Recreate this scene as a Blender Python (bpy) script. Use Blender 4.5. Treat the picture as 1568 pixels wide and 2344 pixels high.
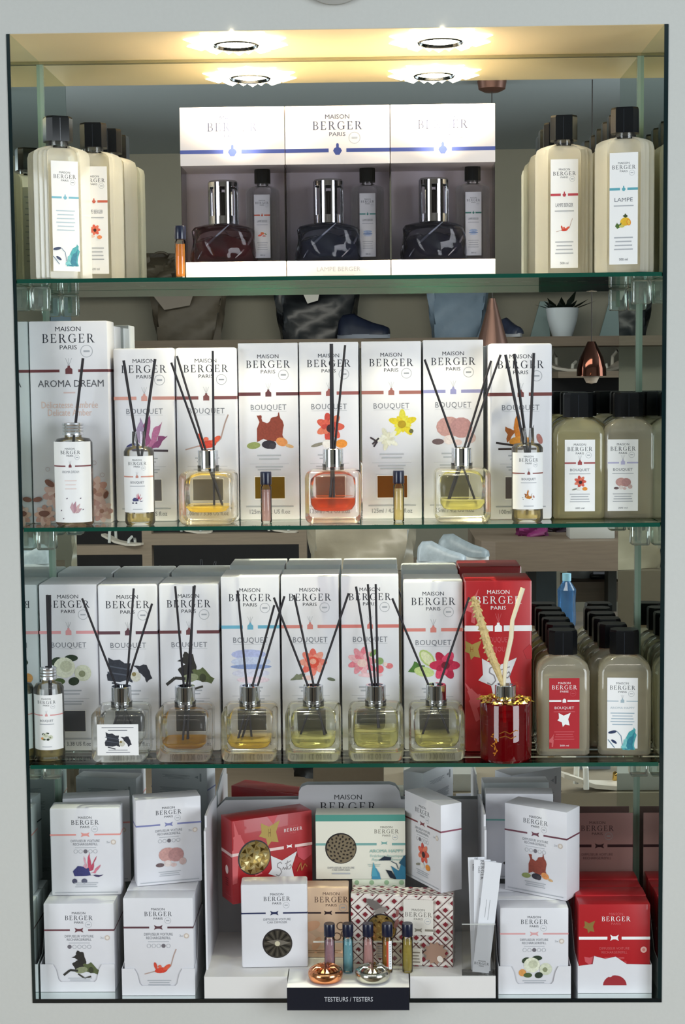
import bpy, bmesh, math, random
from mathutils import Vector, Matrix
random.seed(7)
PI = math.pi
for o in list(bpy.data.objects): bpy.data.objects.remove(o)
SC = bpy.context.scene
COL = SC.collection

# ---------------------------------------------------------------- camera
F_PX = 3636.74
CAM = Vector((.0551, -2.3304, .9359))
RM = ((0.99972, 0.02148, -0.01007), (-0.02226, 0.99618, -0.08448), (0.00822, 0.08468, 0.99637))
cd = bpy.data.cameras.new('camera'); cam = bpy.data.objects.new('camera', cd); COL.objects.link(cam)
cd.sensor_fit = 'VERTICAL'; cd.sensor_height = 36.0; cd.lens = F_PX / 2344 * 36.0
cd.clip_start = .05; cd.clip_end = 60
r_, f_, u_ = RM
cam.matrix_world = Matrix(((r_[0], u_[0], -f_[0], CAM.x), (r_[1], u_[1], -f_[1], CAM.y), (r_[2], u_[2], -f_[2], CAM.z), (0, 0, 0, 1)))
SC.camera = cam

# ---------------------------------------------------------------- light, world, exposure
SC.view_settings.view_transform = 'Standard'; SC.view_settings.look = 'None'
SC.view_settings.gamma = 1; SC.view_settings.exposure = -0.07
SC.cycles.max_bounces = 16; SC.cycles.transparent_max_bounces = 48
SC.cycles.glossy_bounces = 10; SC.cycles.transmission_bounces = 12; SC.cycles.diffuse_bounces = 4
SC.cycles.caustics_reflective = True; SC.cycles.sample_clamp_indirect = 6
w = bpy.data.worlds.new('world'); SC.world = w; w.use_nodes = True
w.node_tree.nodes['Background'].inputs[0].default_value = (.62, .72, .85, 1)
w.node_tree.nodes['Background'].inputs[1].default_value = .25
def area(name, loc, target, sx, sy, power, col):
    l = bpy.data.lights.new(name, 'AREA'); l.shape = 'RECTANGLE'; l.size = sx; l.size_y = sy; l.energy = power; l.color = col
    o = bpy.data.objects.new(name, l); COL.objects.link(o); o.location = loc
    o.rotation_euler = (Vector(target) - Vector(loc)).to_track_quat('-Z', 'Y').to_euler(); return o
area('daylight_window', (2.75, -2.6, 1.0), (0, 0, .6), 1.8, 1.9, 92, (.88, .95, 1.0))
area('left_fill', (-2.75, -2.9, 1.0), (0, 0, .5), 1.6, 1.9, 66, (.90, .96, 1.0))  # unseen fill, added on the left to even out the wall brightness
area('overhead_fill', (-.3, -1.9, 1.99), (-.2, -3.6, -1), 2.4, .7, 60, (1, .93, .84))  # added fill for the mirrored shop, kept out of the mirror's view

# ---------------------------------------------------------------- coordinates taken from the photo, at real depths
def ray(px, py):
    a, b = (px - 784) / F_PX, (1172 - py) / F_PX
    return Vector([RM[0][i] * a + RM[1][i] + RM[2][i] * b for i in range(3)])
def U(px, py, Y):
    d = ray(px, py); return CAM + d * ((Y - CAM.y) / d.y)
def B(px, py, z):
    d = ray(px, py); return CAM + d * ((z - CAM.z) / d.z)
DEP = .2062; HW = .47; HT = 1.4337
Z1, Z2, Z3 = 1.0804 + .003, .7157 + .003, .3584 + .003
def RV(px, py, Y):          # a point of the shop that the back mirror shows at (px, py)
    p = U(px, py, 2 * DEP - Y); p.y = Y; return p

# ---------------------------------------------------------------- materials
def lin(c):
    return c / 12.92 if c <= .04045 else ((c + .055) / 1.055) ** 2.4
def hexc(h):
    h = h.lstrip('#'); return tuple(lin(int(h[i:i + 2], 16) / 255) for i in (0, 2, 4)) + (1,)
MC = {}
def newmat(name):
    m = bpy.data.materials.new(name); m.use_nodes = True; nt = m.node_tree; nt.nodes.clear()
    return m, nt, nt.nodes.new('ShaderNodeOutputMaterial')
def P(col, rough=.5, metal=0, noise=0, scale=40, bump=0, spec=.5, coat=0, emit=0, stretch=None, sheen=0):
    key = (col, rough, metal, noise, scale, bump, spec, coat, emit, stretch)
    if key in MC: return MC[key]
    m, nt, out = newmat('paint_' + col.strip('#')); b = nt.nodes.new('ShaderNodeBsdfPrincipled')
    b.inputs['Base Color'].default_value = hexc(col); b.inputs['Roughness'].default_value = rough
    b.inputs['Metallic'].default_value = metal; b.inputs['Specular IOR Level'].default_value = spec
    b.inputs['Coat Weight'].default_value = coat
    if emit:
        b.inputs['Emission Color'].default_value = hexc(col); b.inputs['Emission Strength'].default_value = emit
    if noise or bump:
        tc = nt.nodes.new('ShaderNodeTexCoord'); mp = nt.nodes.new('ShaderNodeMapping')
        nt.links.new(tc.outputs['Object'], mp.inputs[0])
        if stretch: mp.inputs['Scale'].default_value = stretch
        n = nt.nodes.new('ShaderNodeTexNoise'); n.inputs['Scale'].default_value = scale; n.inputs['Detail'].default_value = 5
        nt.links.new(mp.outputs[0], n.inputs[0])
        if noise:
            mx = nt.nodes.new('ShaderNodeMix'); mx.data_type = 'RGBA'; c = hexc(col)
            mx.inputs[6].default_value = tuple(x * (1 - noise) for x in c[:3]) + (1,)
            mx.inputs[7].default_value = tuple(min(1, x * (1 + noise)) for x in c[:3]) + (1,)
            nt.links.new(n.outputs[0], mx.inputs[0]); nt.links.new(mx.outputs[2], b.inputs['Base Color'])
        if bump:
            bp = nt.nodes.new('ShaderNodeBump'); bp.inputs['Strength'].default_value = bump; bp.inputs['Distance'].default_value = .01
            nt.links.new(n.outputs[0], bp.inputs['Height']); nt.links.new(bp.outputs[0], b.inputs['Normal'])
    nt.links.new(b.outputs[0], out.inputs[0]); MC[key] = m; return m
def glass(name, tint=(1, 1, 1), milk=0, milkcol=(1, 1, .9), ior=1.45, rough=.0, gain=1.0, rim=0):
    """thin clear wall: Fresnel reflection over straight-through light, with a little milkiness for liquids"""
    key = ('g', name)
    if key in MC: return MC[key]
    m, nt, out = newmat(name); N = nt.nodes.new; L = nt.links.new
    tr = N('ShaderNodeBsdfTransparent'); tr.inputs[0].default_value = tuple(tint) + (1,)
    gl = N('ShaderNodeBsdfGlossy'); gl.inputs['Roughness'].default_value = rough; gl.inputs[0].default_value = (gain, gain, gain, 1)
    fr = N('ShaderNodeFresnel'); fr.inputs[0].default_value = ior
    base = tr.outputs[0]
    if milk:
        tl = N('ShaderNodeBsdfTranslucent'); tl.inputs[0].default_value = tuple(milkcol) + (1,)
        df = N('ShaderNodeBsdfDiffuse'); df.inputs[0].default_value = tuple(milkcol) + (1,)
        a = N('ShaderNodeMixShader'); a.inputs[0].default_value = .5; L(tl.outputs[0], a.inputs[1]); L(df.outputs[0], a.inputs[2])
        mm = N('ShaderNodeMixShader'); mm.inputs[0].default_value = milk; L(base, mm.inputs[1]); L(a.outputs[0], mm.inputs[2]); base = mm.outputs[0]
    mx = N('ShaderNodeMixShader'); L(fr.outputs[0], mx.inputs[0]); L(base, mx.inputs[1]); L(gl.outputs[0], mx.inputs[2])
    L(mx.outputs[0], out.inputs[0]); MC[key] = m; return m
def mirror(name, col, rough=0):
    m, nt, out = newmat(name); g = nt.nodes.new('ShaderNodeBsdfGlossy'); g.inputs[0].default_value = col; g.inputs['Roughness'].default_value = rough
    nt.links.new(g.outputs[0], out.inputs[0]); return m
CARD = P('#dfdfe4', .45, noise=.02, scale=60, coat=.12)
CARDM = P('#e4e2e0', .6)
INK = P('#30333c', .6, spec=.12); GREY = P('#7f828a', .6, spec=.12); LGREY = P('#adb0b6', .6, spec=.12)
BLACKP = P('#07090d', .3, spec=.35); NAVY = P('#0c1430', .3, coat=.3)
REED = P('#16111a', .6)
CHROME = P('#dfe3e8', .07, metal=1)
CLEAR = glass('clear_glass', (.99, .995, .99), milk=.035, milkcol=(1, 1, 1), ior=1.5, rough=.1)
SHELFG = glass('shelf_glass', (.955, .985, .97), ior=1.5)
CAVITY = glass('inner_glass', (.99, .995, .99), ior=1.25, rough=.1)
ACRYL = glass('acrylic', (.985, .985, .98), ior=1.35)
EDGE = P('#0f4a3c', .15, coat=.5)
WHITE = P('#f4f4f4', .5)

# ---------------------------------------------------------------- mesh builder
class MB:
    def __init__(s): s.v = []; s.f = []; s.mi = []; s.mats = []
    def slot(s, m):
        if m not in s.mats: s.mats.append(m)
        return s.mats.index(m)
    def add(s, vs, fs, m):
        n = len(s.v); k = s.slot(m); s.v += [tuple(p) for p in vs]
        for f in fs: s.f.append(tuple(i + n for i in f)); s.mi.append(k)
        return s
    def box(s, x0, x1, y0, y1, z0, z1, m):
        vs = [(x, y, z) for x in (x0, x1) for y in (y0, y1) for z in (z0, z1)]
        return s.add(vs, [(0, 1, 3, 2), (4, 6, 7, 5), (0, 4, 5, 1), (2, 3, 7, 6), (0, 2, 6, 4), (1, 5, 7, 3)], m)
    def bm(s, b, m):
        b.verts.index_update(); s.add([v.co[:] for v in b.verts], [tuple(v.index for v in f.verts) for f in b.faces], m); b.free(); return s
    def rbox(s, x0, x1, y0, y1, z0, z1, m, r=.002, seg=2, sel=None):
        b = bmesh.new(); bmesh.ops.create_cube(b, size=1)
        for v in b.verts: v.co = Vector((x0 if v.co.x < 0 else x1, y0 if v.co.y < 0 else y1, z0 if v.co.z < 0 else z1))
        ed = [e for e in b.edges if sel is None or sel(e)]
        bmesh.ops.bevel(b, geom=ed, offset=r, segments=seg, affect='EDGES', profile=.5)
        return s.bm(b, m)
    def prism(s, poly, z0, z1, m, top=1, n=None):
        k = len(poly); cx = sum(p[0] for p in poly) / k; cy = sum(p[1] for p in poly) / k
        vs = [(x, y, z0) for x, y in poly] + [(cx + (x - cx) * top, cy + (y - cy) * top, z1) for x, y in poly]
        return s.add(vs, [tuple(range(k))[::-1], tuple(range(k, 2 * k))] + [(i, (i + 1) % k, (i + 1) % k + k, i + k) for i in range(k)], m)
    def loft(s, rings, m, cap=True):
        k = len(rings[0]); vs = [p for r in rings for p in r]; fs = []
        for j in range(len(rings) - 1):
            for i in range(k): fs.append((j * k + i, j * k + (i + 1) % k, (j + 1) * k + (i + 1) % k, (j + 1) * k + i))
        if cap: fs += [tuple(range(k))[::-1], tuple(range((len(rings) - 1) * k, len(rings) * k))]
        return s.add(vs, fs, m)
    def lathe(s, prof, m, n=32, c=(0, 0, 0), cap=True, sx=1, sy=1):
        return s.loft([[(c[0] + r * sx * math.cos(2 * PI * i / n), c[1] + r * sy * math.sin(2 * PI * i / n), c[2] + z) for i in range(n)] for r, z in prof], m, cap)
    def tube(s, pts, rad, m, n=10):
        pts = [Vector(p) for p in pts]; rings = []
        for i, p in enumerate(pts):
            d = (pts[min(i + 1, len(pts) - 1)] - pts[max(i - 1, 0)]).normalized()
            a = d.cross(Vector((.03, 1, .07))).normalized(); b = d.cross(a); r = rad[i] if isinstance(rad, (list, tuple)) else rad
            rings.append([tuple(p + (a * math.cos(2 * PI * k / n) + b * math.sin(2 * PI * k / n)) * r) for k in range(n)])
        return s.loft(rings, m)
    def plate(s, pts, t, m, axis='y', at=0):
        """an outline (x, z) given thickness t along y"""
        k = len(pts); vs = [(x, at, z) for x, z in pts] + [(x, at + t, z) for x, z in pts]
        return s.add(vs, [tuple(range(k)), tuple(range(k, 2 * k))[::-1]] + [(i, i + k, (i + 1) % k + k, (i + 1) % k) for i in range(k)], m)
    def build(s, name, parent=None, loc=(0, 0, 0), rz=0, smooth=True, ang=32, **tags):
        me = bpy.data.meshes.new(name); me.from_pydata(s.v, [], s.f)
        for m in s.mats: me.materials.append(m)
        me.polygons.foreach_set('material_index', s.mi)
        if smooth:
            me.polygons.foreach_set('use_smooth', [True] * len(me.polygons)); me.set_sharp_from_angle(angle=math.radians(ang))
        me.update(); o = bpy.data.objects.new(name, me); COL.objects.link(o); o.location = loc
        if rz: o.rotation_euler = (0, 0, rz)
        if parent: o.parent = parent
        for k, v in tags.items():
            if v: o[{'cat': 'category'}.get(k, k)] = v
        return o
def thing(name, label, cat, loc, rz=0, group=None, tilt=0):
    o = bpy.data.objects.new(name, None); o.empty_display_size = .02; COL.objects.link(o); o.location = loc; o.rotation_euler = (0, tilt, rz)
    o['label'] = label; o['category'] = cat
    if group: o['group'] = group
    return o
def struct(name, mb, **k): return mb.build(name, kind='structure', **k)

# ---------------------------------------------------------------- lettering and print
TC = {}
def textmesh(s, off=0.0, sp=1.0):
    key = (s, off, sp)
    if key in TC: return TC[key]
    c = bpy.data.curves.new('t', 'FONT'); c.body = s; c.size = 1; c.resolution_u = 2; c.offset = off; c.space_character = sp
    o = bpy.data.objects.new('t', c); COL.objects.link(o); bpy.context.view_layer.update()
    me = o.evaluated_get(bpy.context.evaluated_depsgraph_get()).to_mesh()
    vs = [(v.co.x, v.co.y) for v in me.vertices]; fs = [tuple(p.vertices) for p in me.polygons]
    o.evaluated_get(bpy.context.evaluated_depsgraph_get()).to_mesh_clear(); bpy.data.objects.remove(o); bpy.data.curves.remove(c)
    x0 = min(v[0] for v in vs); x1 = max(v[0] for v in vs)
    TC[key] = ([((x - x0) / (x1 - x0) - .5, y / .69 - .5) for x, y in vs], fs); return TC[key]
def arc(cx, cy, ro, rr, ri, rj, a0, a1, n=12):
    A = [math.radians(a0 + (a1 - a0) * i / n) for i in range(n + 1)]
    return [[(cx + ro * math.cos(A[i]), cy + rr * math.sin(A[i])), (cx + ro * math.cos(A[i + 1]), cy + rr * math.sin(A[i + 1])),
             (cx + ri * math.cos(A[i + 1]), cy + rj * math.sin(A[i + 1])), (cx + ri * math.cos(A[i]), cy + rj * math.sin(A[i]))] for i in range(n)]
def rc(a, b, c, d): return [(a, b), (c, b), (c, d), (a, d)]
GL = {
 'B': (.66, [rc(.07, 0, .2, 1), rc(0, 0, .3, .05), rc(0, .95, .3, 1), rc(.2, .49, .32, .54)] + arc(.3, .75, .29, .25, .16, .2, -90, 90, 8) + arc(.3, .27, .36, .27, .22, .22, -90, 90, 8)),
 'E': (.66, [rc(.07, 0, .2, 1), rc(0, .945, .56, 1), rc(0, 0, .6, .055), rc(.2, .48, .46, .535), rc(.44, .4, .47, .62), [(.56, 1), (.58, .76), (.54, .76), (.47, .95)], [(.6, 0), (.65, .26), (.6, .26), (.5, .05)]]),
 'R': (.78, [rc(.07, 0, .2, 1), rc(0, 0, .29, .045), rc(0, .95, .3, 1), rc(.2, .47, .32, .52)] + arc(.3, .735, .3, .265, .17, .215, -90, 90, 8) + [[(.3, .5), (.45, .5), (.76, .03), (.6, .03)], rc(.56, 0, .84, .045)]),
 'G': (.88, arc(.44, .5, .44, .51, .3, .455, 48, 312, 16) + [rc(.66, .08, .8, .45), rc(.56, .41, .9, .46), [(.73, .66), (.77, .66), (.77, .96), (.72, .86)]]),
}
def serif(word='BERGER', gap=.25):
    x = 0; polys = []
    for ch in word:
        wd, ps = GL[ch]; polys += [[(x + p[0], p[1]) for p in q] for q in ps]; x += wd + gap
    x -= gap
    return [[(p[0] / x - .5, (p[1] - .5)) for p in q] for q in polys], x
SERIF, SERW = serif()
def jag(pts, R_, n=4):
    out = []
    for i in range(len(pts)):
        (a, b), (c, d) = pts[i], pts[(i + 1) % len(pts)]; L = math.hypot(c - a, d - b)
        for k in range(n):
            f = k / n; q = .085 * L * (R_.random() - .5) * 2 if k else 0; bow = .10 * L * math.sin(PI * f)
            out.append((a + (c - a) * f - (d - b) / (L or 1) * (q - bow * .4), b + (d - b) * f + (c - a) / (L or 1) * (q - bow * .4)))
    return out
class Panel:
    """prints onto a surface: fn(u, v, lift) gives the point"""
    def __init__(s, mb, fn, curved=False, step=.000018): s.mb = mb; s.fn = fn; s.k = 0; s.curved = curved; s.step = step
    def lift(s): s.k += 1; return .00008 + s.k * s.step
    def poly(s, pts, m, l=None):
        l = l or s.lift(); s.mb.add([s.fn(u, v, l) for u, v in pts], [tuple(range(len(pts)))], m)
    def rect(s, a, b, c, d, m):
        l = s.lift(); n = 14 if s.curved and abs(c - a) > .008 else 1
        vs = []; fs = []
        for i in range(n + 1):
            u = a + (c - a) * i / n; vs += [s.fn(u, b, l), s.fn(u, d, l)]
            if i: fs.append((2 * i - 2, 2 * i, 2 * i + 1, 2 * i - 1))
        s.mb.add(vs, fs, m)
    def ell(s, cx, cy, rx, ry, m, ang=0, n=14):
        ca, sa = math.cos(math.radians(ang)), math.sin(math.radians(ang))
        s.poly([(cx + rx * math.cos(t) * ca - ry * math.sin(t) * sa, cy + rx * math.cos(t) * sa + ry * math.sin(t) * ca) for t in [2 * PI * i / n for i in range(n)]], m)
    def ring(s, cx, cy, r, t, m, n=20):
        l = s.lift()
        for q in arc(cx, cy, r, r, r - t, r - t, 0, 360, n): s.poly(q, m, l)
    def line(s, pts, t, m):
        l = s.lift()
        for (a, b), (c, d) in zip(pts, pts[1:]):
            L = math.hypot(c - a, d - b) or 1e-9; nx, ny = -(d - b) / L * t / 2, (c - a) / L * t / 2
            s.poly([(a + nx, b + ny), (c + nx, d + ny), (c - nx, d - ny), (a - nx, b - ny)], m, l)
    def text(s, st, cx, cy, wd, h, m, off=0, sp=1.0, rot=0):
        vs, fs = textmesh(st, off, sp); l = s.lift()
        if rot: q = [s.fn(cx - y * h, cy + x * wd, l) if rot > 0 else s.fn(cx + y * h, cy - x * wd, l) for x, y in vs]
        else: q = [s.fn(cx + x * wd, cy + y * h, l) for x, y in vs]
        s.mb.add(q, fs, m)
    def brand(s, cx, cy, W, m, seal=True, m2=None, rot=0):
        h = W / 5.9; l = s.lift(); m2 = m2 or m
        for q in SERIF: s.poly([((cx + x * W, cy + y * h) if not rot else (cx + y * h, cy - x * W)) for x, y in q], m, l)
        if rot:
            s.text('MAISON', cx + .172 * W, cy, .49 * W, .088 * W, m2, rot=-1); s.text('PARIS', cx - .168 * W, cy, .33 * W, .08 * W, m2, rot=-1); return
        s.text('MAISON', cx, cy + .178 * W, .49 * W, .088 * W, m2); s.text('PARIS', cx, cy - .172 * W, .33 * W, .08 * W, m2)
        if seal: s.ring(cx + .35 * W, cy - .25 * W, .12 * W, .012 * W, LGREY if m2 is not WHITE else PINKR); s.rect(cx + .29 * W, cy - .268 * W, cx + .41 * W, cy - .232 * W, LGREY if m2 is not WHITE else PINKR)
    def band(s, w, y, t, m, icon, gap=.13, x0=0, ic=.5, isz=None, m2=None):
        s.rect(x0, y - t / 2, w * (ic - gap), y + t / 2, m); s.rect(w * (ic + gap), y - t / 2, w, y + t / 2, m)
        c = w * ic; z = isz or w * .075; m2 = m2 or m
        if icon == 'd':
            s.poly([(c - z, y - z * .9), (c + z, y - z * .9), (c + z, y + z * .5), (c + z * .35, y + z), (c + z * .35, y + z * 1.5), (c - z * .35, y + z * 1.5), (c - z * .35, y + z), (c - z, y + z * .5)], m2)
            for a in (-.9, 0, .9): s.line([(c, y + z * 1.4), (c + a * z, y + z * 3.6)], z * .09, LGREY)
        elif icon == 'b':
            a, b = z * 1.25, z * .7
            s.poly([(c - a, y - b), (c - a * .35, y - b * .5), (c + a * .35, y - b * .5), (c + a, y - b), (c + a * .75, y), (c + a, y + b), (c + a * .35, y + b * .5), (c - a * .35, y + b * .5), (c - a, y + b), (c - a * .75, y)], m2)
        elif icon == 'l':
            s.poly([(c + z * p, y + z * q) for p, q in [(-.45, -1), (.45, -1), (.6, -.75), (1, -.1), (.75, .45), (.3, .7), (.3, 1.3), (.18, 1.6), (-.18, 1.6), (-.3, 1.3), (-.3, .7), (-.75, .45), (-1, -.1), (-.6, -.75)]], m2)
    def bars(s, cx, cy, w, n, h, gap, m, fr=(1, .85, .93)):
        for i in range(n): q = w * fr[i % len(fr)] / 2; s.rect(cx - q, cy - i * gap - h / 2, cx + q, cy - i * gap + h / 2, m)
    def art(s, kind, cx, cy, sz):
        R_ = random.Random(kind)
        for e in ART[kind]:
            if e[0] == 'e': s.ell(cx + e[1] * sz, cy + e[2] * sz, e[3] * sz, e[4] * sz, P(e[6], .5, noise=.32, scale=330), e[5])
            elif e[0] == 'p': s.poly([(cx + x * sz, cy + y * sz) for x, y in jag(e[1], R_)], P(e[2], .5, noise=.4, scale=330))
            else: s.line([(cx + x * sz, cy + y * sz) for x, y in e[1]], e[2] * sz, P(e[3], .5))
PINKR = P('#c9545c', .5)
def E_(x, y, rx, ry, a, c): return ('e', x, y, rx, ry, a, c)
def petals(x, y, r, n, wd, cols, a0=0, inner=.45, deep=True):
    return [E_(x + r * inner * math.cos(math.radians(a0 + 360 * i / n)), y + r * inner * math.sin(math.radians(a0 + 360 * i / n)), r * .55, r * wd * 1.35, a0 + 360 * i / n, cols[i % len(cols)]) for i in range(n)] + (petals(x, y, r * .62, n, wd * 1.1, cols[::-1], a0 + 180 / n, inner, False) if deep else [])
WHT = '#dfe0d8'
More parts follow.
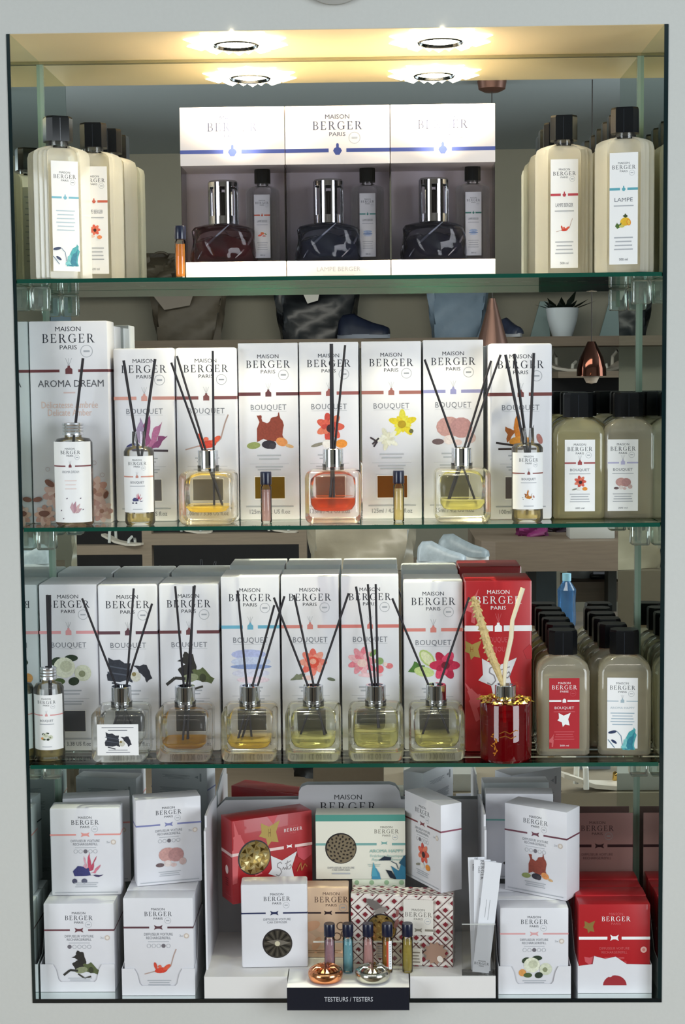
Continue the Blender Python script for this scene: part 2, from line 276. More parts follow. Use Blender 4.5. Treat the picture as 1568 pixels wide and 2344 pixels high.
ART = {
 'magnolia': [('p', [(-.05, -.3), (-.25, .1), (-.1, .45), (.05, 0)], '#a08aa8'), ('p', [(0, -.3), (-.05, .25), (.12, .5), (.15, -.1)], '#96507a'), ('p', [(.02, -.3), (.2, .2), (.4, .35), (.25, -.15)], '#b26a90'), ('p', [(.1, -.3), (.3, .02), (.52, .02), (.3, -.25)], '#8a4874'), ('l', [(-.3, -.3), (.52, -.32)], .05, '#4a4048'), E_(-.28, -.22, .16, .08, 10, '#3c3e72')],
 'chili': [('l', [(-.5, -.3), (-.2, -.22), (.1, -.25), (.32, -.05), (.42, .3), (.5, .5)], .03, '#b59a90'), E_(.02, -.18, .2, .09, 8, '#d2412e'), E_(.2, -.08, .14, .06, 38, '#dd5a3f'), E_(-.15, -.04, .05, .12, 15, '#cf4a36'), E_(-.02, -.06, .06, .05, 0, '#e26a50')],
 'leather': [('p', [(-.28, -.2), (-.28, .42), (-.17, .42), (-.15, .28), (-.02, .24), (.06, .36), (.2, .4), (.24, .5), (.32, .3), (.36, -.15)], '#8d4030'), E_(-.36, -.28, .16, .08, 5, '#8f9a5c'), E_(0, -.26, .17, .1, 0, '#2e2a34'), E_(.08, -.3, .08, .07, 0, '#3e3840'), E_(.3, -.2, .14, .1, -20, '#dd9254'), E_(.48, -.3, .1, .04, -15, '#d0a877')],
 'anemone': petals(.02, .14, .34, 7, .2, ['#d9604c', '#e07a5e', '#c94a3e']) + [E_(.03, .1, .1, .1, 0, '#3a2026'), E_(.28, -.26, .14, .1, 0, '#e59036'), E_(-.28, -.28, .16, .04, 15, '#8a8678'), E_(-.05, -.26, .12, .1, 0, '#ece4dc')],
 'vanilla': petals(.26, .2, .34, 5, .17, ['#e9cf2c', '#f2dd4a'], 20) + [E_(.24, .18, .1, .09, 0, '#b99a1c'), E_(.46, .02, .05, .05, 0, '#6a6a40')] + petals(-.1, -.16, .28, 5, .15, ['#e8e6d2', '#d8d6be'], 40) + [('l', [(-.5, -.12), (-.34, -.22), (-.42, -.34)], .04, '#3a3238'), ('l', [(-.45, -.28), (-.3, -.14)], .04, '#3a3238')],
 'stones': [E_(-.1, .1, .3, .24, 0, '#c99a94'), E_(.18, .08, .26, .24, 0, '#b98a88'), E_(-.36, -.24, .14, .07, 0, '#6e5a5c'), E_(-.1, -.2, .13, .11, 0, '#e6d6d2'), E_(.1, -.26, .1, .07, 0, '#d9bfbb'), E_(.4, -.16, .12, .12, 0, '#c9aeaa')],
 'amber': [('p', [(-.3, -.2), (-.34, .16), (-.1, .08)], '#a35a22'), ('p', [(-.2, -.25), (-.05, .5), (.12, -.2)], '#c9761f'), ('p', [(0, -.25), (.3, .2), (.22, -.2)], '#b5651c'), E_(0, -.18, .26, .12, 0, '#d08a2e'), ('l', [(-.55, -.2), (.1, -.3)], .045, '#2c2426'), ('l', [(-.5, -.34), (.35, -.34)], .045, '#3a2c2a'), E_(.42, -.12, .06, .12, 20, '#b4756c')],
 'jasmine': [E_(-.3, .2, .14, .1, 20, '#31402c'), E_(.05, .28, .16, .08, 0, '#2c3c2a'), E_(-.42, -.2, .12, .12, 0, '#d99a56'), E_(-.25, -.28, .14, .08, 0, '#4e6038'), E_(-.12, .05, .26, .25, 0, '#dfe2cc'), E_(-.08, .08, .15, .14, 0, '#c7cbb0'), E_(.32, -.08, .2, .2, 0, '#d3d7c0'), E_(.3, -.1, .08, .08, 0, '#8a9070'), E_(.1, -.28, .13, .1, 10, '#2e3b2c')],
 'vanpod': [('p', [(-.5, -.25), (-.48, .3), (.05, .16), (.08, -.3)], '#2e323c'), ('l', [(-.5, .1), (.05, .0)], .03, '#4e5460'), ('l', [(-.5, -.05), (.05, -.14)], .03, '#4e5460'), ('p', [(.1, .1), (.42, .12), (.55, -.2), (.42, -.3), (.3, -.1)], '#2c2e38'), E_(.16, -.16, .12, .12, 0, '#cfcdbf'), E_(.12, -.1, .05, .05, 0, '#8a7c50'), ('l', [(-.4, -.3), (-.1, -.38)], .04, '#3e424c')],
 'bark': [('p', [(-.3, .2), (-.18, .26), (-.12, .42), (.08, .36), (.16, .06), (.1, -.15), (-.18, -.2), (-.28, .0), (-.1, .12)], '#2c2a26'), ('p', [(.05, -.02), (.3, .05), (.58, -.22), (.5, -.34), (.1, -.24)], '#59623e'), E_(.0, -.2, .2, .1, 10, '#8a9070'), ('l', [(-.55, -.36), (-.35, -.2), (-.1, -.22)], .07, '#33322e'), ('l', [(-.1, -.32), (.1, -.46), (.3, -.4)], .05, '#3e3c34'), E_(.3, -.2, .08, .1, 0, '#3a3e2a')],
 'linen': [E_(-.05, .28, .42, .12, 0, '#b4bce4'), E_(0, .1, .48, .12, 0, '#c6cfee'), E_(0, -.02, .5, .06, 0, '#8ea0cc'), E_(0, -.18, .46, .1, 0, '#d3d4ec'), E_(.05, -.34, .4, .08, 0, '#e2cfd8')],
 'rose': petals(.06, .08, .34, 8, .2, ['#e9806f', '#f09a86', '#df6a5c']) + [E_(.06, .08, .15, .14, 0, '#d9523e'), E_(.06, .1, .08, .07, 0, '#f0a58e'), ('p', [(-.5, -.36), (-.34, -.2), (-.12, -.2), (-.2, -.34)], '#7a8068'), E_(.5, -.34, .1, .04, -15, '#6d7560'), E_(-.05, -.3, .16, .06, 0, '#eec4bc')],
 'peony': petals(-.2, .1, .36, 9, .17, ['#ec96a0', '#f2b4b8', '#e57f8c']) + [E_(-.2, .05, .12, .1, 0, '#f6c8be'), E_(.08, .3, .12, .06, 40, '#7c9a58'), E_(.22, .1, .1, .09, 0, '#8aa566'), E_(.22, -.1, .1, .1, 0, '#e06a70'), E_(.46, -.02, .09, .07, 0, '#e58084'), E_(.36, .02, .05, .05, 0, '#f2d0c8'), E_(0, -.24, .3, .06, 0, '#eec0c4')],
 'hibiscus': [('p', [(-.6, -.1), (-.45, .15), (-.2, .05), (-.25, -.2)], '#4f7a35'), E_(-.15, .22, .24, .14, -50, '#b8cc7c'), E_(-.15, .22, .2, .1, -50, '#dfe8b8'), E_(-.22, -.1, .24, .12, -10, '#c3d48c')] + petals(.26, .05, .36, 6, .22, ['#c92c50', '#dc4466', '#b82044']) + [E_(.28, .05, .1, .09, 0, '#7a1028')],
 'iris': [('p', [(-.15, -.1), (-.1, .4), (.0, .0)], '#d9a4b4'), ('p', [(-.05, -.1), (.08, .5), (.12, 0)], '#c9506a'), ('p', [(.05, -.1), (.3, .4), (.18, -.05)], '#b84a62'), ('p', [(.1, -.15), (.42, .12), (.25, -.16)], '#d0788c'), ('p', [(-.45, -.1), (-.3, .08), (.05, .02), (.1, -.22), (-.4, -.24)], '#3a3c72'), ('p', [(.0, -.2), (.5, -.2), (.35, -.28)], '#4e4468'), E_(-.4, -.4, .08, .08, 0, '#4a4a62'), E_(-.1, -.4, .09, .08, 0, '#5a5c70')],
 'aqua': [('p', [(.0, -.5), (.1, -.1), (.45, .5), (.55, .1), (.5, -.5)], '#4aa7ae'), ('p', [(.1, -.5), (.22, -.1), (.5, .25), (.45, -.5)], '#2f7f96'), ('p', [(-.05, -.45), (.05, -.1), (.18, .0), (.2, -.45)], '#7cc4c6'), E_(-.38, .2, .17, .06, 12, '#2c3a5c'), E_(-.32, -.18, .13, .05, -35, '#26345a'), ('l', [(-.55, -.1), (-.3, -.42)], .03, '#6a88a0'), ('l', [(-.2, .22), (-.05, .05), (0, -.3)], .025, '#6a88a0')],
 'aquadark': [('p', [(-.5, -.5), (-.46, -.05), (-.36, .02), (-.25, -.2), (-.2, -.5)], '#3d87a6'), ('p', [(-.5, -.3), (-.44, .25), (-.3, -.3)], '#4f9cb2'), ('p', [(-.28, .3), (-.1, .46), (.12, .42), (.1, .3)], '#1d2a3c'), ('l', [(.1, .4), (.3, .3), (.34, 0)], .03, '#1f3c50'), ('p', [(-.06, -.05), (.12, -.1), (.3, -.45), (.08, -.36)], '#15202e'), ('p', [(.1, .1), (.35, -.1), (.5, .5), (.6, .3), (.6, -.5), (.3, -.5)], '#2a6f8c'), ('p', [(.35, .2), (.6, .6), (.6, 0)], '#1d4e66')],
 'lemon': [E_(.1, .02, .3, .25, 10, '#f0b92a'), E_(.3, -.02, .13, .2, 8, '#e8901f'), E_(.3, -.02, .08, .14, 8, '#f6c24a'), ('p', [(-.05, .35), (.12, .5), (.25, .32), (.1, .24)], '#3c4a20'), ('p', [(-.5, -.25), (-.38, -.02), (-.28, -.16), (-.12, -.02), (-.18, -.3), (-.36, -.4)], '#4a6a28'), E_(-.1, -.25, .16, .08, 0, '#d0c868')],
 'poppy': petals(.02, .2, .34, 7, .22, ['#e2604a', '#ee7c60']) + [E_(.02, .18, .1, .1, 0, '#402022'), E_(.3, -.25, .15, .12, 0, '#ec8a5a'), E_(-.15, -.2, .16, .08, 0, '#f0c8ba')],
 'branch': [E_(-.05, .05, .1, .22, 10, '#9a3a34'), E_(.1, -.2, .12, .08, 0, '#c9705c'), E_(-.2, -.3, .08, .1, 0, '#7a3a3a')],
 'citrus': [E_(0, .05, .2, .14, -10, '#d9703f'), E_(-.25, -.15, .22, .1, 15, '#d9584a'), E_(.35, -.02, .14, .06, -30, '#6a7a44'), E_(.18, -.22, .2, .06, 0, '#c05048')],
 'cotton': [E_(0, .1, .45, .14, 0, '#9fb2d2'), E_(0, -.12, .5, .1, 0, '#7c93bc'), E_(0, -.3, .42, .08, 0, '#b8c4dc')],
}

# ---------------------------------------------------------------- the setting
WALLM = P('#c9cac6', .75, noise=.03, scale=180, bump=.02)
m = MB(); fx0, fx1, fz0, fz1 = -HW - .005, HW + .006, -.006, HT + .0005
for a, b, c, d in [(-3, 3, fz1, 2.03), (-3, 3, -.7, fz0), (-3, fx0, fz0, fz1), (fx1, 3, fz0, fz1)]: m.box(a, b, 0, .3, c, d, WALLM)
struct('wall_front', m, smooth=False)
SIL = mirror('silvered_glass', (.86, .90, .88, 1)); SIL2 = mirror('silvered_glass_side', (.80, .87, .84, 1))
struct('wall_back', MB().box(fx0, fx1, DEP, DEP + .006, fz0, fz1, SIL), smooth=False)
for nm, a, b in (('wall_left', fx0, -HW), ('wall_right', HW, fx1)):
    mm = MB().box(a, b, .0005, DEP, 0, HT, SIL2); mm.box(a, b, -.0012, .0004, 0, HT, P('#0a1f22', .15, coat=.5)); struct(nm, mm, smooth=False)
TRIMG = P('#8fa596', .2, coat=.5)
for i, x in enumerate((-HW, HW)):
    sg = 1 if x < 0 else -1
    struct('trim_%d' % (i + 1), MB().box(min(x, x + sg * .005), max(x, x + sg * .005), DEP - .004, DEP - .0002, 0, HT, TRIMG), smooth=False)
NF = glass('floor_glass', (.8, .85, .84), milk=.55, milkcol=(.72, .76, .76), ior=1.9)
mm = MB().box(-HW, HW, .0005, DEP, -.006, 0, mirror('floor_mirror', (.74, .80, .78, 1), .03)); mm.box(fx0, fx1, -.0012, .0004, -.006, 0, P('#0b1519', .15, coat=.5)); struct('trim_3', mm, smooth=False)
CEILM = P('#e6d3a8', .55, noise=.01)
struct('ceiling_1', MB().box(-HW, HW, .0004, DEP, HT, HT + .0004, CEILM), smooth=False)
struct('trim_4', MB().box(-HW, HW, DEP - .006, DEP - .0003, HT - .004, HT - .0001, P('#8d8560', .4)), smooth=False)
# the shop behind the camera, seen only in the mirrors
SW = P('#a8a596', .8, noise=.05, scale=6); DARK = P('#19191c', .7, noise=.2, scale=20)
WOOD = P('#7d6e5e', .55, noise=.22, scale=9, stretch=(1, 1, 14)); WOODL = P('#8f8170', .55, noise=.18, scale=9, stretch=(1, 1, 14))
struct('wall_rear', MB().box(-3, 3, -5.2, -5.1, -.7, 2.03, SW), smooth=False)
mm = MB()
for a, b, c, d in [(-5.2, -3.75, -.7, 2.03), (-2.05, .3, -.7, 2.03), (-3.75, -2.05, -.7, 0), (-3.75, -2.05, 1.98, 2.03)]: mm.box(-3.1, -3, a, b, c, d, P('#9a9a94', .8))
struct('wall_side_left', mm, smooth=False)
mm = MB()
for a, b, c, d in [(-5.2, -3.55, -.7, 2.03), (-1.65, .3, -.7, 2.03), (-3.55, -1.65, -.7, 0), (-3.55, -1.65, 1.98, 2.03)]: mm.box(3, 3.1, a, b, c, d, P('#9a9a94', .8))
struct('wall_side_right', mm, smooth=False)
struct('floor', MB().box(-3.1, 3.1, -5.2, .3, -.8, -.7, P('#8a7b68', .5, noise=.15, scale=5, stretch=(1, 9, 1))), smooth=False)
struct('ceiling', MB().box(-3.1, 3.1, -5.2, .3, 2.03, 2.13, P('#a9b4b8', .8)), smooth=False)

# ---------------------------------------------------------------- things of the shop behind
def zr(px, py, Y): return RV(px, py, Y).z
Yb = -4.72
z = zr(800, 775, Yb); mm = MB().box(-2.6, 2.6, -5.1, Yb, z - .045, z, WOOD)
mm.build('wall_shelf', label='long brown wooden wall board carrying the handbags, mirrored above the boxes', cat='shelf'); ZA = z
def tote(name, x0, x1, yt, yb, Y, zb, col, label, tag=None, tp=1.12, dep=.13, wav=.012, rough=.5):
    a, b = RV(x0, yb, Y).x, RV(x1, yb, Y).x; zt = zr((x0 + x1) / 2, yt, Y); c = (a + b) / 2; w = (b - a) / 2
    t = thing(name, label, 'bag', (c, Y, zb)); h = zt - zb; rings = []
    for j in range(9):
        f = j / 8; ww = w * (.92 + (tp - .92) * f); dd = dep / 2 * (1 - .75 * f ** 2)
        rings.append([(ww * math.copysign(abs(math.cos(q)) ** .45, math.cos(q)) + wav * math.sin(7 * q + 4 * f), dd * math.copysign(abs(math.sin(q)) ** .6, math.sin(q)) + wav * math.sin(5 * q + 9 * f), h * f + wav * .6 * math.sin(3 * q) * f) for q in [2 * PI * k / 28 for k in range(28)]])
    M = P(col, rough, noise=.18, scale=14, bump=.15)
    MB().loft(rings, M).build('bag_body', t, ang=60)
    hm = MB()
    for s in (-1, 1): hm.tube([(w * .5 * math.cos(q), s * .012, h + h * .12 * math.sin(q)) for q in [PI * k / 12 for k in range(13)]], .006, M)
    hm.build('handle', t)
    if tag:
        tx, tz, tw, th, tc = tag
        MB().add([(tx * w - tw, dep / 2 + .02, tz * h + th), (tx * w + tw, dep / 2 + .02, tz * h + th * .7), (tx * w + tw * .8, dep / 2 + .02, tz * h - th * .6), (tx * w - tw * .3, dep / 2 + .02, tz * h - th)] + [(tx * w - tw, dep / 2 + .018, tz * h + th), (tx * w + tw, dep / 2 + .018, tz * h + th * .7), (tx * w + tw * .8, dep / 2 + .018, tz * h - th * .6), (tx * w - tw * .3, dep / 2 + .018, tz * h - th)], [(0, 1, 2, 3), (7, 6, 5, 4), (0, 4, 5, 1), (1, 5, 6, 2), (2, 6, 7, 3), (3, 7, 4, 0)], P(tc, .6)).build('price_tag', t, smooth=False)
    return t
tote('handbag', 357, 508, 655, 770, -4.9, ZA, '#5d5446', 'grey brown tote bag with pale folded tag on the mirrored wall board', (-.45, .75, .11, .05, '#8f857a'))
tote('handbag', 640, 812, 655, 768, -4.9, ZA, '#15181d', 'black leather tote bag with white tag in the mirror', (-.15, .8, .045, .035, '#d8d4cc'), rough=.3)
tote('handbag', 990, 1105, 650, 765, -4.9, ZA, '#7f93a6', 'light grey blue tote bag mirrored left of the copper cone lamp', None, tp=1.2)
tote('handbag', 340, 400, 585, 640, -4.9, zr(370, 642, -4.9), '#5b5344', 'small crumpled brown bag mirrored behind the amber vial', None, tp=1.3, wav=.02)
z = zr(370, 642, -4.9); MB().box(-2.6, 2.6, -5.1, -4.78, z - .03, z - .001, P('#6d6456', .6)).build('wall_shelf', label='upper wooden wall board mirrored just above the top glass shelf edge', cat='shelf')
def sneaker(px, py, Y, col, sole, label, rz=0, s=1.0, cat='shoe', name='sneaker', zb=None):
    p = RV(px, py, Y); t = thing(name, label, cat, (p.x, Y, zb if zb is not None else p.z), rz); rings = []
    for x, wd, h in [(-.12, .022, .07), (-.1, .036, .095), (-.05, .038, .1), (0, .037, .075), (.05, .042, .055), (.1, .04, .042), (.125, .022, .03)]:
        rings.append([(x * s, wd * s * math.cos(q), (.018 + max(0, h * math.sin(q)) if math.sin(q) > 0 else .018) * s) for q in [2 * PI * k / 16 for k in range(16)]])
    MB().loft(rings, P(col, .35, noise=.3, scale=60)).build('upper', t, ang=70)
    MB().prism([(.13 * s * math.cos(q), (.042 + .004 * math.cos(q)) * s * math.sin(q)) for q in [2 * PI * k / 24 for k in range(24)]], 0, .02 * s, P(sole, .5)).build('sole', t)
    return t
sneaker(832, 765, -4.76, '#1b2238', '#8d93a0', 'navy shoe leaning by the black tote in the mirror', .3, 1.0, zb=ZA)
sneaker(1168, 765, -4.8, '#3b4258', '#b9bcc2', 'navy striped shoe mirrored right of the copper cone lamp', 1.2, .8, zb=ZA)
sneaker(1010, 1292, -2.95, '#a9b4bc', '#cfd6da', 'glittering silver sneaker with white sole mirrored above the red cartons', .35, .72)
sneaker(1060, 1292, -3.1, '#8e999f', '#e3e6e6', 'second silver sneaker standing partly behind the first', .5, .8, zb=zr(1010, 1292, -2.95))
z = zr(1010, 1292, -2.95); MB().box(RV(950, 1292, -2.95).x, RV(1095, 1292, -2.95).x, -3.19, -2.8, -.7, z - .0005, P('#5d5245', .6, noise=.2, scale=8)).build('display_plinth', label='brown plinth under the silver sneakers in the mirror', cat='plinth')
# plant
p = RV(1287, 766, -4.85); t = thing('potted_plant', 'small dark green plant in a white round pot mirrored on the wall board', 'plant', (p.x, -4.85, ZA))
MB().lathe([(.046, 0), (.056, .03), (.07, .08), (.078, .135), (.074, .137), (.07, .12)], P('#dfe8ee', .35), 32).build('pot', t)
lf = MB()
for k in range(13):
    a = k * 2.4; L = .07 + .03 * (k % 3); e = .35 + .12 * (k % 4); c = Vector((math.cos(a) * .03, math.sin(a) * .03, .12)); d = Vector((math.cos(a), math.sin(a), e)); s = Vector((-math.sin(a), math.cos(a), 0)) * .018
    lf.add([c, c + d * L * .5 + s, c + d * L, c + d * L * .5 - s, c + d * L * .5 + Vector((0, 0, .004))], [(0, 1, 4), (1, 2, 4), (2, 3, 4), (3, 0, 4)], P('#16241c', .4))
lf.build('leaves', t)
for px, s in ((1238, 1), (1392, -1)):
    a = RV(px, 762, -5.08); hh = zr(px, 690, -5.08) - ZA; q = .045
    MB().plate([(a.x - q * 1.2, ZA), (a.x + q, ZA), (a.x + q * .7, ZA + hh), (a.x - q * .1, ZA + hh)] if s > 0 else [(a.x - q, ZA), (a.x + q * 1.2, ZA), (a.x + q, ZA + hh), (a.x + q * .1, ZA + hh)], .02, P('#9fb9ba', .5), at=-5.09).build('paper_cone', label='pale blue tapered card stand mirrored %s the white plant pot' % ('left of' if s > 0 else 'far right of'), cat='card stand')
# pendants
COP = P('#62483e', .38, metal=.6)
Yp = -3.3
p = RV(1125, 207, Yp); q = RV(1127, 683, Yp); t = thing('pendant_lamp', 'copper cone pendant lamp on a ceiling rose in the mirror', 'lamp', (q.x, Yp, q.z))
MB().lathe([(.012, 0), (.014, -.01), (.02, -.03), (.04, -.12), (.068, -.2), (.09, -.27), (.088, -.27), (.012, -.005)], COP, 36).build('lamp_shade', t)
MB().tube([(0, 0, 0), (0, 0, 2.0 - q.z)], .002, P('#2a2422', .6)).build('cord', t)
MB().lathe([(.03, 1.99 - q.z), (.05, 2.0 - q.z), (.055, 2.03 - q.z)], P('#6b4a3e', .4, metal=.5), 24).build('ceiling_rose', t)
q = RV(1354, 800, Yp); t = thing('pendant_lamp', 'rounded dark copper pendant lamp mirrored under the plant pot', 'lamp', (q.x, Yp, q.z))
MB().lathe([(.015, .03), (.03, 0), (.045, -.03), (.055, -.07), (.056, -.1), (.05, -.1), (.03, -.02)], P('#5b3a30', .08, metal=1), 32).build('lamp_shade', t)
MB().lathe([(.0, -.085), (.02, -.09), (.03, -.105), (.02, -.125), (.0, -.13)], P('#b8a898', .15), 16).build('bulb', t)
MB().tube([(0, 0, .02), (0, 0, 2.03 - q.z)], .002, P('#2a2422', .6)).build('cord', t)
# second board with sandals
z = zr(1340, 850, -4.7); MB().box(.9, 2.6, -5.1, -4.7, z - .03, z, WOODL).build('wall_shelf', label='short wooden board with pale sandals mirrored behind the round lamp', cat='shelf')
def sandal(px, py, Y, zb, col, label, rz=0, s=1, gold=False):
    p = RV(px, py, Y); t = thing('sandal', label, 'sandal', (p.x, Y, zb), rz); C1 = P(col, .45)
    so = MB(); so.loft([[(x * s, wd * s * c, (z0 + dz) * s) for c, dz in ((-1, 0), (1, 0), (1, .012), (-1, .012))] for x, wd, z0 in [(-.12, .02, .045), (-.09, .03, .035), (-.03, .028, .01), (.04, .036, 0), (.1, .034, 0), (.125, .015, .003)]], P('#cfc8ba', .5)); so.build('sole', t)
    for x, h in ((.06, .045), (-.06, .1)):
        MB().tube([(x * s, -.034 * s, .012 * s), (x * s, -.03 * s, h * .7 * s), (x * s, 0, h * s), (x * s, .03 * s, h * .7 * s), (x * s, .034 * s, .012 * s)], [.008 * s] * 5, P('#c8a860', .2, metal=1) if gold and x > 0 else C1).build('strap', t)
sandal(1292, 848, -4.85, z, '#c9c6bb', 'pale strappy sandal mirrored just left of the round copper lamp', .6)
sandal(1395, 848, -4.85, z, '#d4cfc2', 'pale strappy sandal mirrored just right of the round copper lamp', 2.4)
MB().box(.85, 2.6, -5.1, -5.02, zr(1340, 1210, -5), z - .031, DARK).build('shelf_back_panel', label='black back panel mirrored above the pale yellow refill bottles', cat='panel')
# low rack seen between second and third shelf
Y0 = -4.0
def zx(a): return RV(a, 1240, Y0).x
t = thing('shoe_rack', 'brown wooden frame rack with black compartments mirrored between the glass shelves', 'rack', (0, 0, -.7))
def bar(nm, x0, x1, y0, y1, M, dy=.06, off=0): MB().box(zx(x0), zx(x1), Y0 - dy + off, Y0 + off, zr(500, y1, Y0) + .7, zr(500, y0, Y0) + .7, M).build(nm, t, smooth=False)
bar('rail', 60, 325, 1247, 1268, WOODL); bar('rail', 347, 684, 1221, 1247, WOODL)
MB().box(zx(325), zx(347), Y0 - .06, Y0, 0, zr(500, 1205, Y0) + .7, WOODL).build('post', t, smooth=False); MB().box(zx(684), zx(702), Y0 - .06, Y0, 0, zr(500, 1205, Y0) + .7, WOODL).build('post', t, smooth=False)
MB().box(zx(40), zx(702), Y0 - .5, Y0 - .45, 0, zr(500, 1140, Y0) + .7, DARK).build('back_board', t, smooth=False)
MB().box(zx(40), zx(684), Y0 - .45, Y0 - .06, 0, .02, DARK).build('bottom_board', t, smooth=False)
sandal(280, 1238, Y0 - .03, zr(500, 1247, Y0), '#cdd0cc', 'white sandal on the low rack mirrored at far left', .4, .8)
sandal(440, 1222, Y0 - .03, zr(500, 1221, Y0), '#b9bcb8', 'silver flat sandal lying on the low rack rail in the mirror', .1, .7)
sandal(640, 1222, Y0 - .03, zr(500, 1221, Y0), '#d9d7cf', 'cream sandal at the right end of the low rack rail', .1, .7)
zb = zr(830, 1300, -3.4)
tote('handbag', 712, 945, 1120, 1300, -3.4, zb, '#a39a86', 'large slouchy beige satin bag mirrored in the middle between shelves', None, tp=1.04, dep=.22, wav=.02, rough=.3)
MB().box(RV(715, 1300, -3.4).x, RV(942, 1300, -3.4).x, -3.55, -3.25, -.7, zb - .001, P('#6d6354', .6, noise=.1)).build('display_plinth', label='beige brown plinth carrying the slouchy beige bag in the mirror', cat='plinth')
# counter at right
Yc = -3.2; zt = zr(1250, 1240, Yc); zl = zr(1250, 1308, Yc); x0, x1 = RV(1092, 1270, Yc).x, 2.2
cm = MB(); poly = [(x1, Yc), (x1, Yc - .6), (x0, Yc - .6), (x0, Yc - .12), (x0 + .02, Yc - .05), (x0 + .07, Yc - .01), (x0 + .16, Yc)]
t = thing('display_counter', 'rounded brown wooden counter carrying the magenta bag in the mirror', 'counter', (0, 0, 0))
cm.prism(poly, zl, zt, WOOD); cm.build('counter_top', t, smooth=False)
for px in (1230, 1420): MB().box(RV(px - 10, 1300, Yc).x, RV(px + 10, 1300, Yc).x, Yc - .3, Yc - .2, -.7, zl, P('#4b4c48', .5)).build('post', t, smooth=False)
MB().box(RV(1245, 1300, Yc).x, RV(1300, 1300, Yc).x, Yc - .4, Yc - .38, -.7, zl, P('#8797a0', .4)).build('glass_panel', t, smooth=False)
zs = zr(1350, 1332, Yc - .3); MB().box(RV(1302, 1300, Yc - .3).x, RV(1420, 1300, Yc - .3).x, Yc - .6, Yc - .3, zr(1350, 1378, Yc - .3), zs, WOODL).build('shelf_board', t, smooth=False)
tote('handbag', 1185, 1250, 1190, 1236, Yc - .25, zt, '#7c2a63', 'magenta bag standing on the rounded counter in the mirror', None, tp=.95, dep=.1)
tote('boot', 1255, 1302, 1195, 1232, Yc - .4, zt, '#2a1a26', 'dark plum boot shape mirrored between magenta bag and white box', None, tp=.8, dep=.08)['category'] = 'boot'
p = RV(1355, 1244, Yc - .1); MB().rbox(-.085, .085, -.06, .06, 0, .075, P('#b5b5b0', .5), .003).build('storage_box', loc=(p.x, Yc - .15, zt), label='white box on the right of the mirrored rounded counter', cat='box')
p = RV(1330, 1330, Yc - .45); MB().lathe([(.045, 0), (.06, .03), (.062, .04), (.055, .04)], P('#cdd3d3', .4), 24).build('bowl', loc=(p.x, Yc - .45, zs), label='white bowl on the low board mirrored under the counter', cat='bowl')
p = RV(1375, 1330, Yc - .42); mb = MB().rbox(-.045, .045, -.05, .05, 0, .02, BLACKP, .004); mb.box(-.035, .035, -.04, .04, .0201, .03, P('#e1e4f0', .4)); mb.build('card_terminal', loc=(p.x, Yc - .42, zs), label='black device with white top mirrored on the low board', cat='device')
p = RV(1297, 1430, -2.6); t = thing('water_bottle', 'blue plastic water bottle mirrored above the refill bottle caps', 'bottle', (p.x, -2.6, p.z))
MB().lathe([(.03, 0), (.032, .02), (.03, .08), (.032, .12), (.012, .15)], glass('bluebottle', (.35, .6, .85), milk=.3, milkcol=(.2, .45, .8)), 20).build('bottle_body', t)
MB().lathe([(.015, .15), (.015, .175)], P('#8fc4d8', .4), 16).build('cap', t)
MB().box(p.x - .25, p.x + .6, -2.9, -2.45, -.7, p.z - .001, P('#5d564c', .5)).build('display_plinth', label='low dark plinth under the blue water bottle in the mirror', cat='plinth')
# below the third shelf
t = tote('handbag', 672, 792, 1700, 1850, -3.75, -.7, '#0d0d0f', 'black bag on the floor mirrored above the display header', None, tp=1.0, dep=.2)
p = RV(1010, 1815, -1.0)
Yq = -1.2; zq = zr(1010, 1812, Yq)
MB().rbox(RV(926, 1800, Yq).x, RV(1092, 1800, Yq).x, Yq - .2, Yq, zq - .001 + .0015, zr(1010, 1772, Yq), P('#a2a29c', .5), .002).build('shoe_box', label='pale grey shoe box mirrored behind the tilted refill carton', cat='box')
MB().box(RV(880, 1800, Yq).x, 1.6, -2.0, Yq + .02, -.7, zq, P('#8d8371', .5, noise=.2, scale=6)).build('display_table', label='light brown low table carrying the shoe box and sandals in the mirror', cat='table')
sandal(1320, 1812, Yq - .42, zq, '#a58a66', 'tan strappy sandal mirrored above the red refill cartons', .3, 1.1)
sandal(1375, 1850, Yq + -.02, zq, '#e6e6e0', 'white sandal with gold buckle mirrored above the red cartons', -.3, .9, True)
mb = MB().plate([(-.04, 0), (.04, 0), (.045, .16), (-.06, .16)], .03, P('#8794a0', .4)); mb.build('handbag', loc=(RV(1365, 1800, Yq - .2).x, Yq - .25, zq), label='slate blue bag panel with black piping mirrored at lower right', cat='bag')

# ---------------------------------------------------------------- niche fittings
for i, (z, wd) in enumerate(((Z1, 'top glass shelf, carrying the lamp gift boxes'), (Z2, 'middle glass shelf, under the row of tall white cartons'), (Z3, 'lowest glass shelf, under the red round diffuser'))):
    t = thing('glass_shelf', 'clear ' + wd, 'shelf', (0, 0, z - .006), group=None)
    MB().box(-HW + .001, HW - .001, .0009, DEP - .0045, 0, .0059, SHELFG).build('glass_pane', t, smooth=False); gp_ = COL.objects[-1]
    MB().box(-HW + .001, HW - .001, 0, .0008, 0, .0059, EDGE).build('polished_edge', gp_, smooth=False)
    for s in (-1, 1):
        mm = MB(); c = s * (HW - .016); mm.rbox(c - .0135, c + .0135, .075, .105, -.036, -.0005, glass('cube_glass', (.9, .96, .93), milk=.2, milkcol=(.9, 1, .96), ior=1.9, rough=.05), .003)
        mm.box(c - .003, c + .003, .087, .093, -.03, -.004, P('#dfe6e2', .1, metal=1))
        mm.build('shelf_support', loc=(0, 0, z - .006), label='clear glass cube bracket holding the %s glass shelf at its %s end' % (('top', 'middle', 'lowest')[i], 'left' if s < 0 else 'right'), cat='bracket', group='cube shelf brackets')
HALO = P('#fff3cf', .4, emit=16); RING = P('#55585a', .12, metal=1)
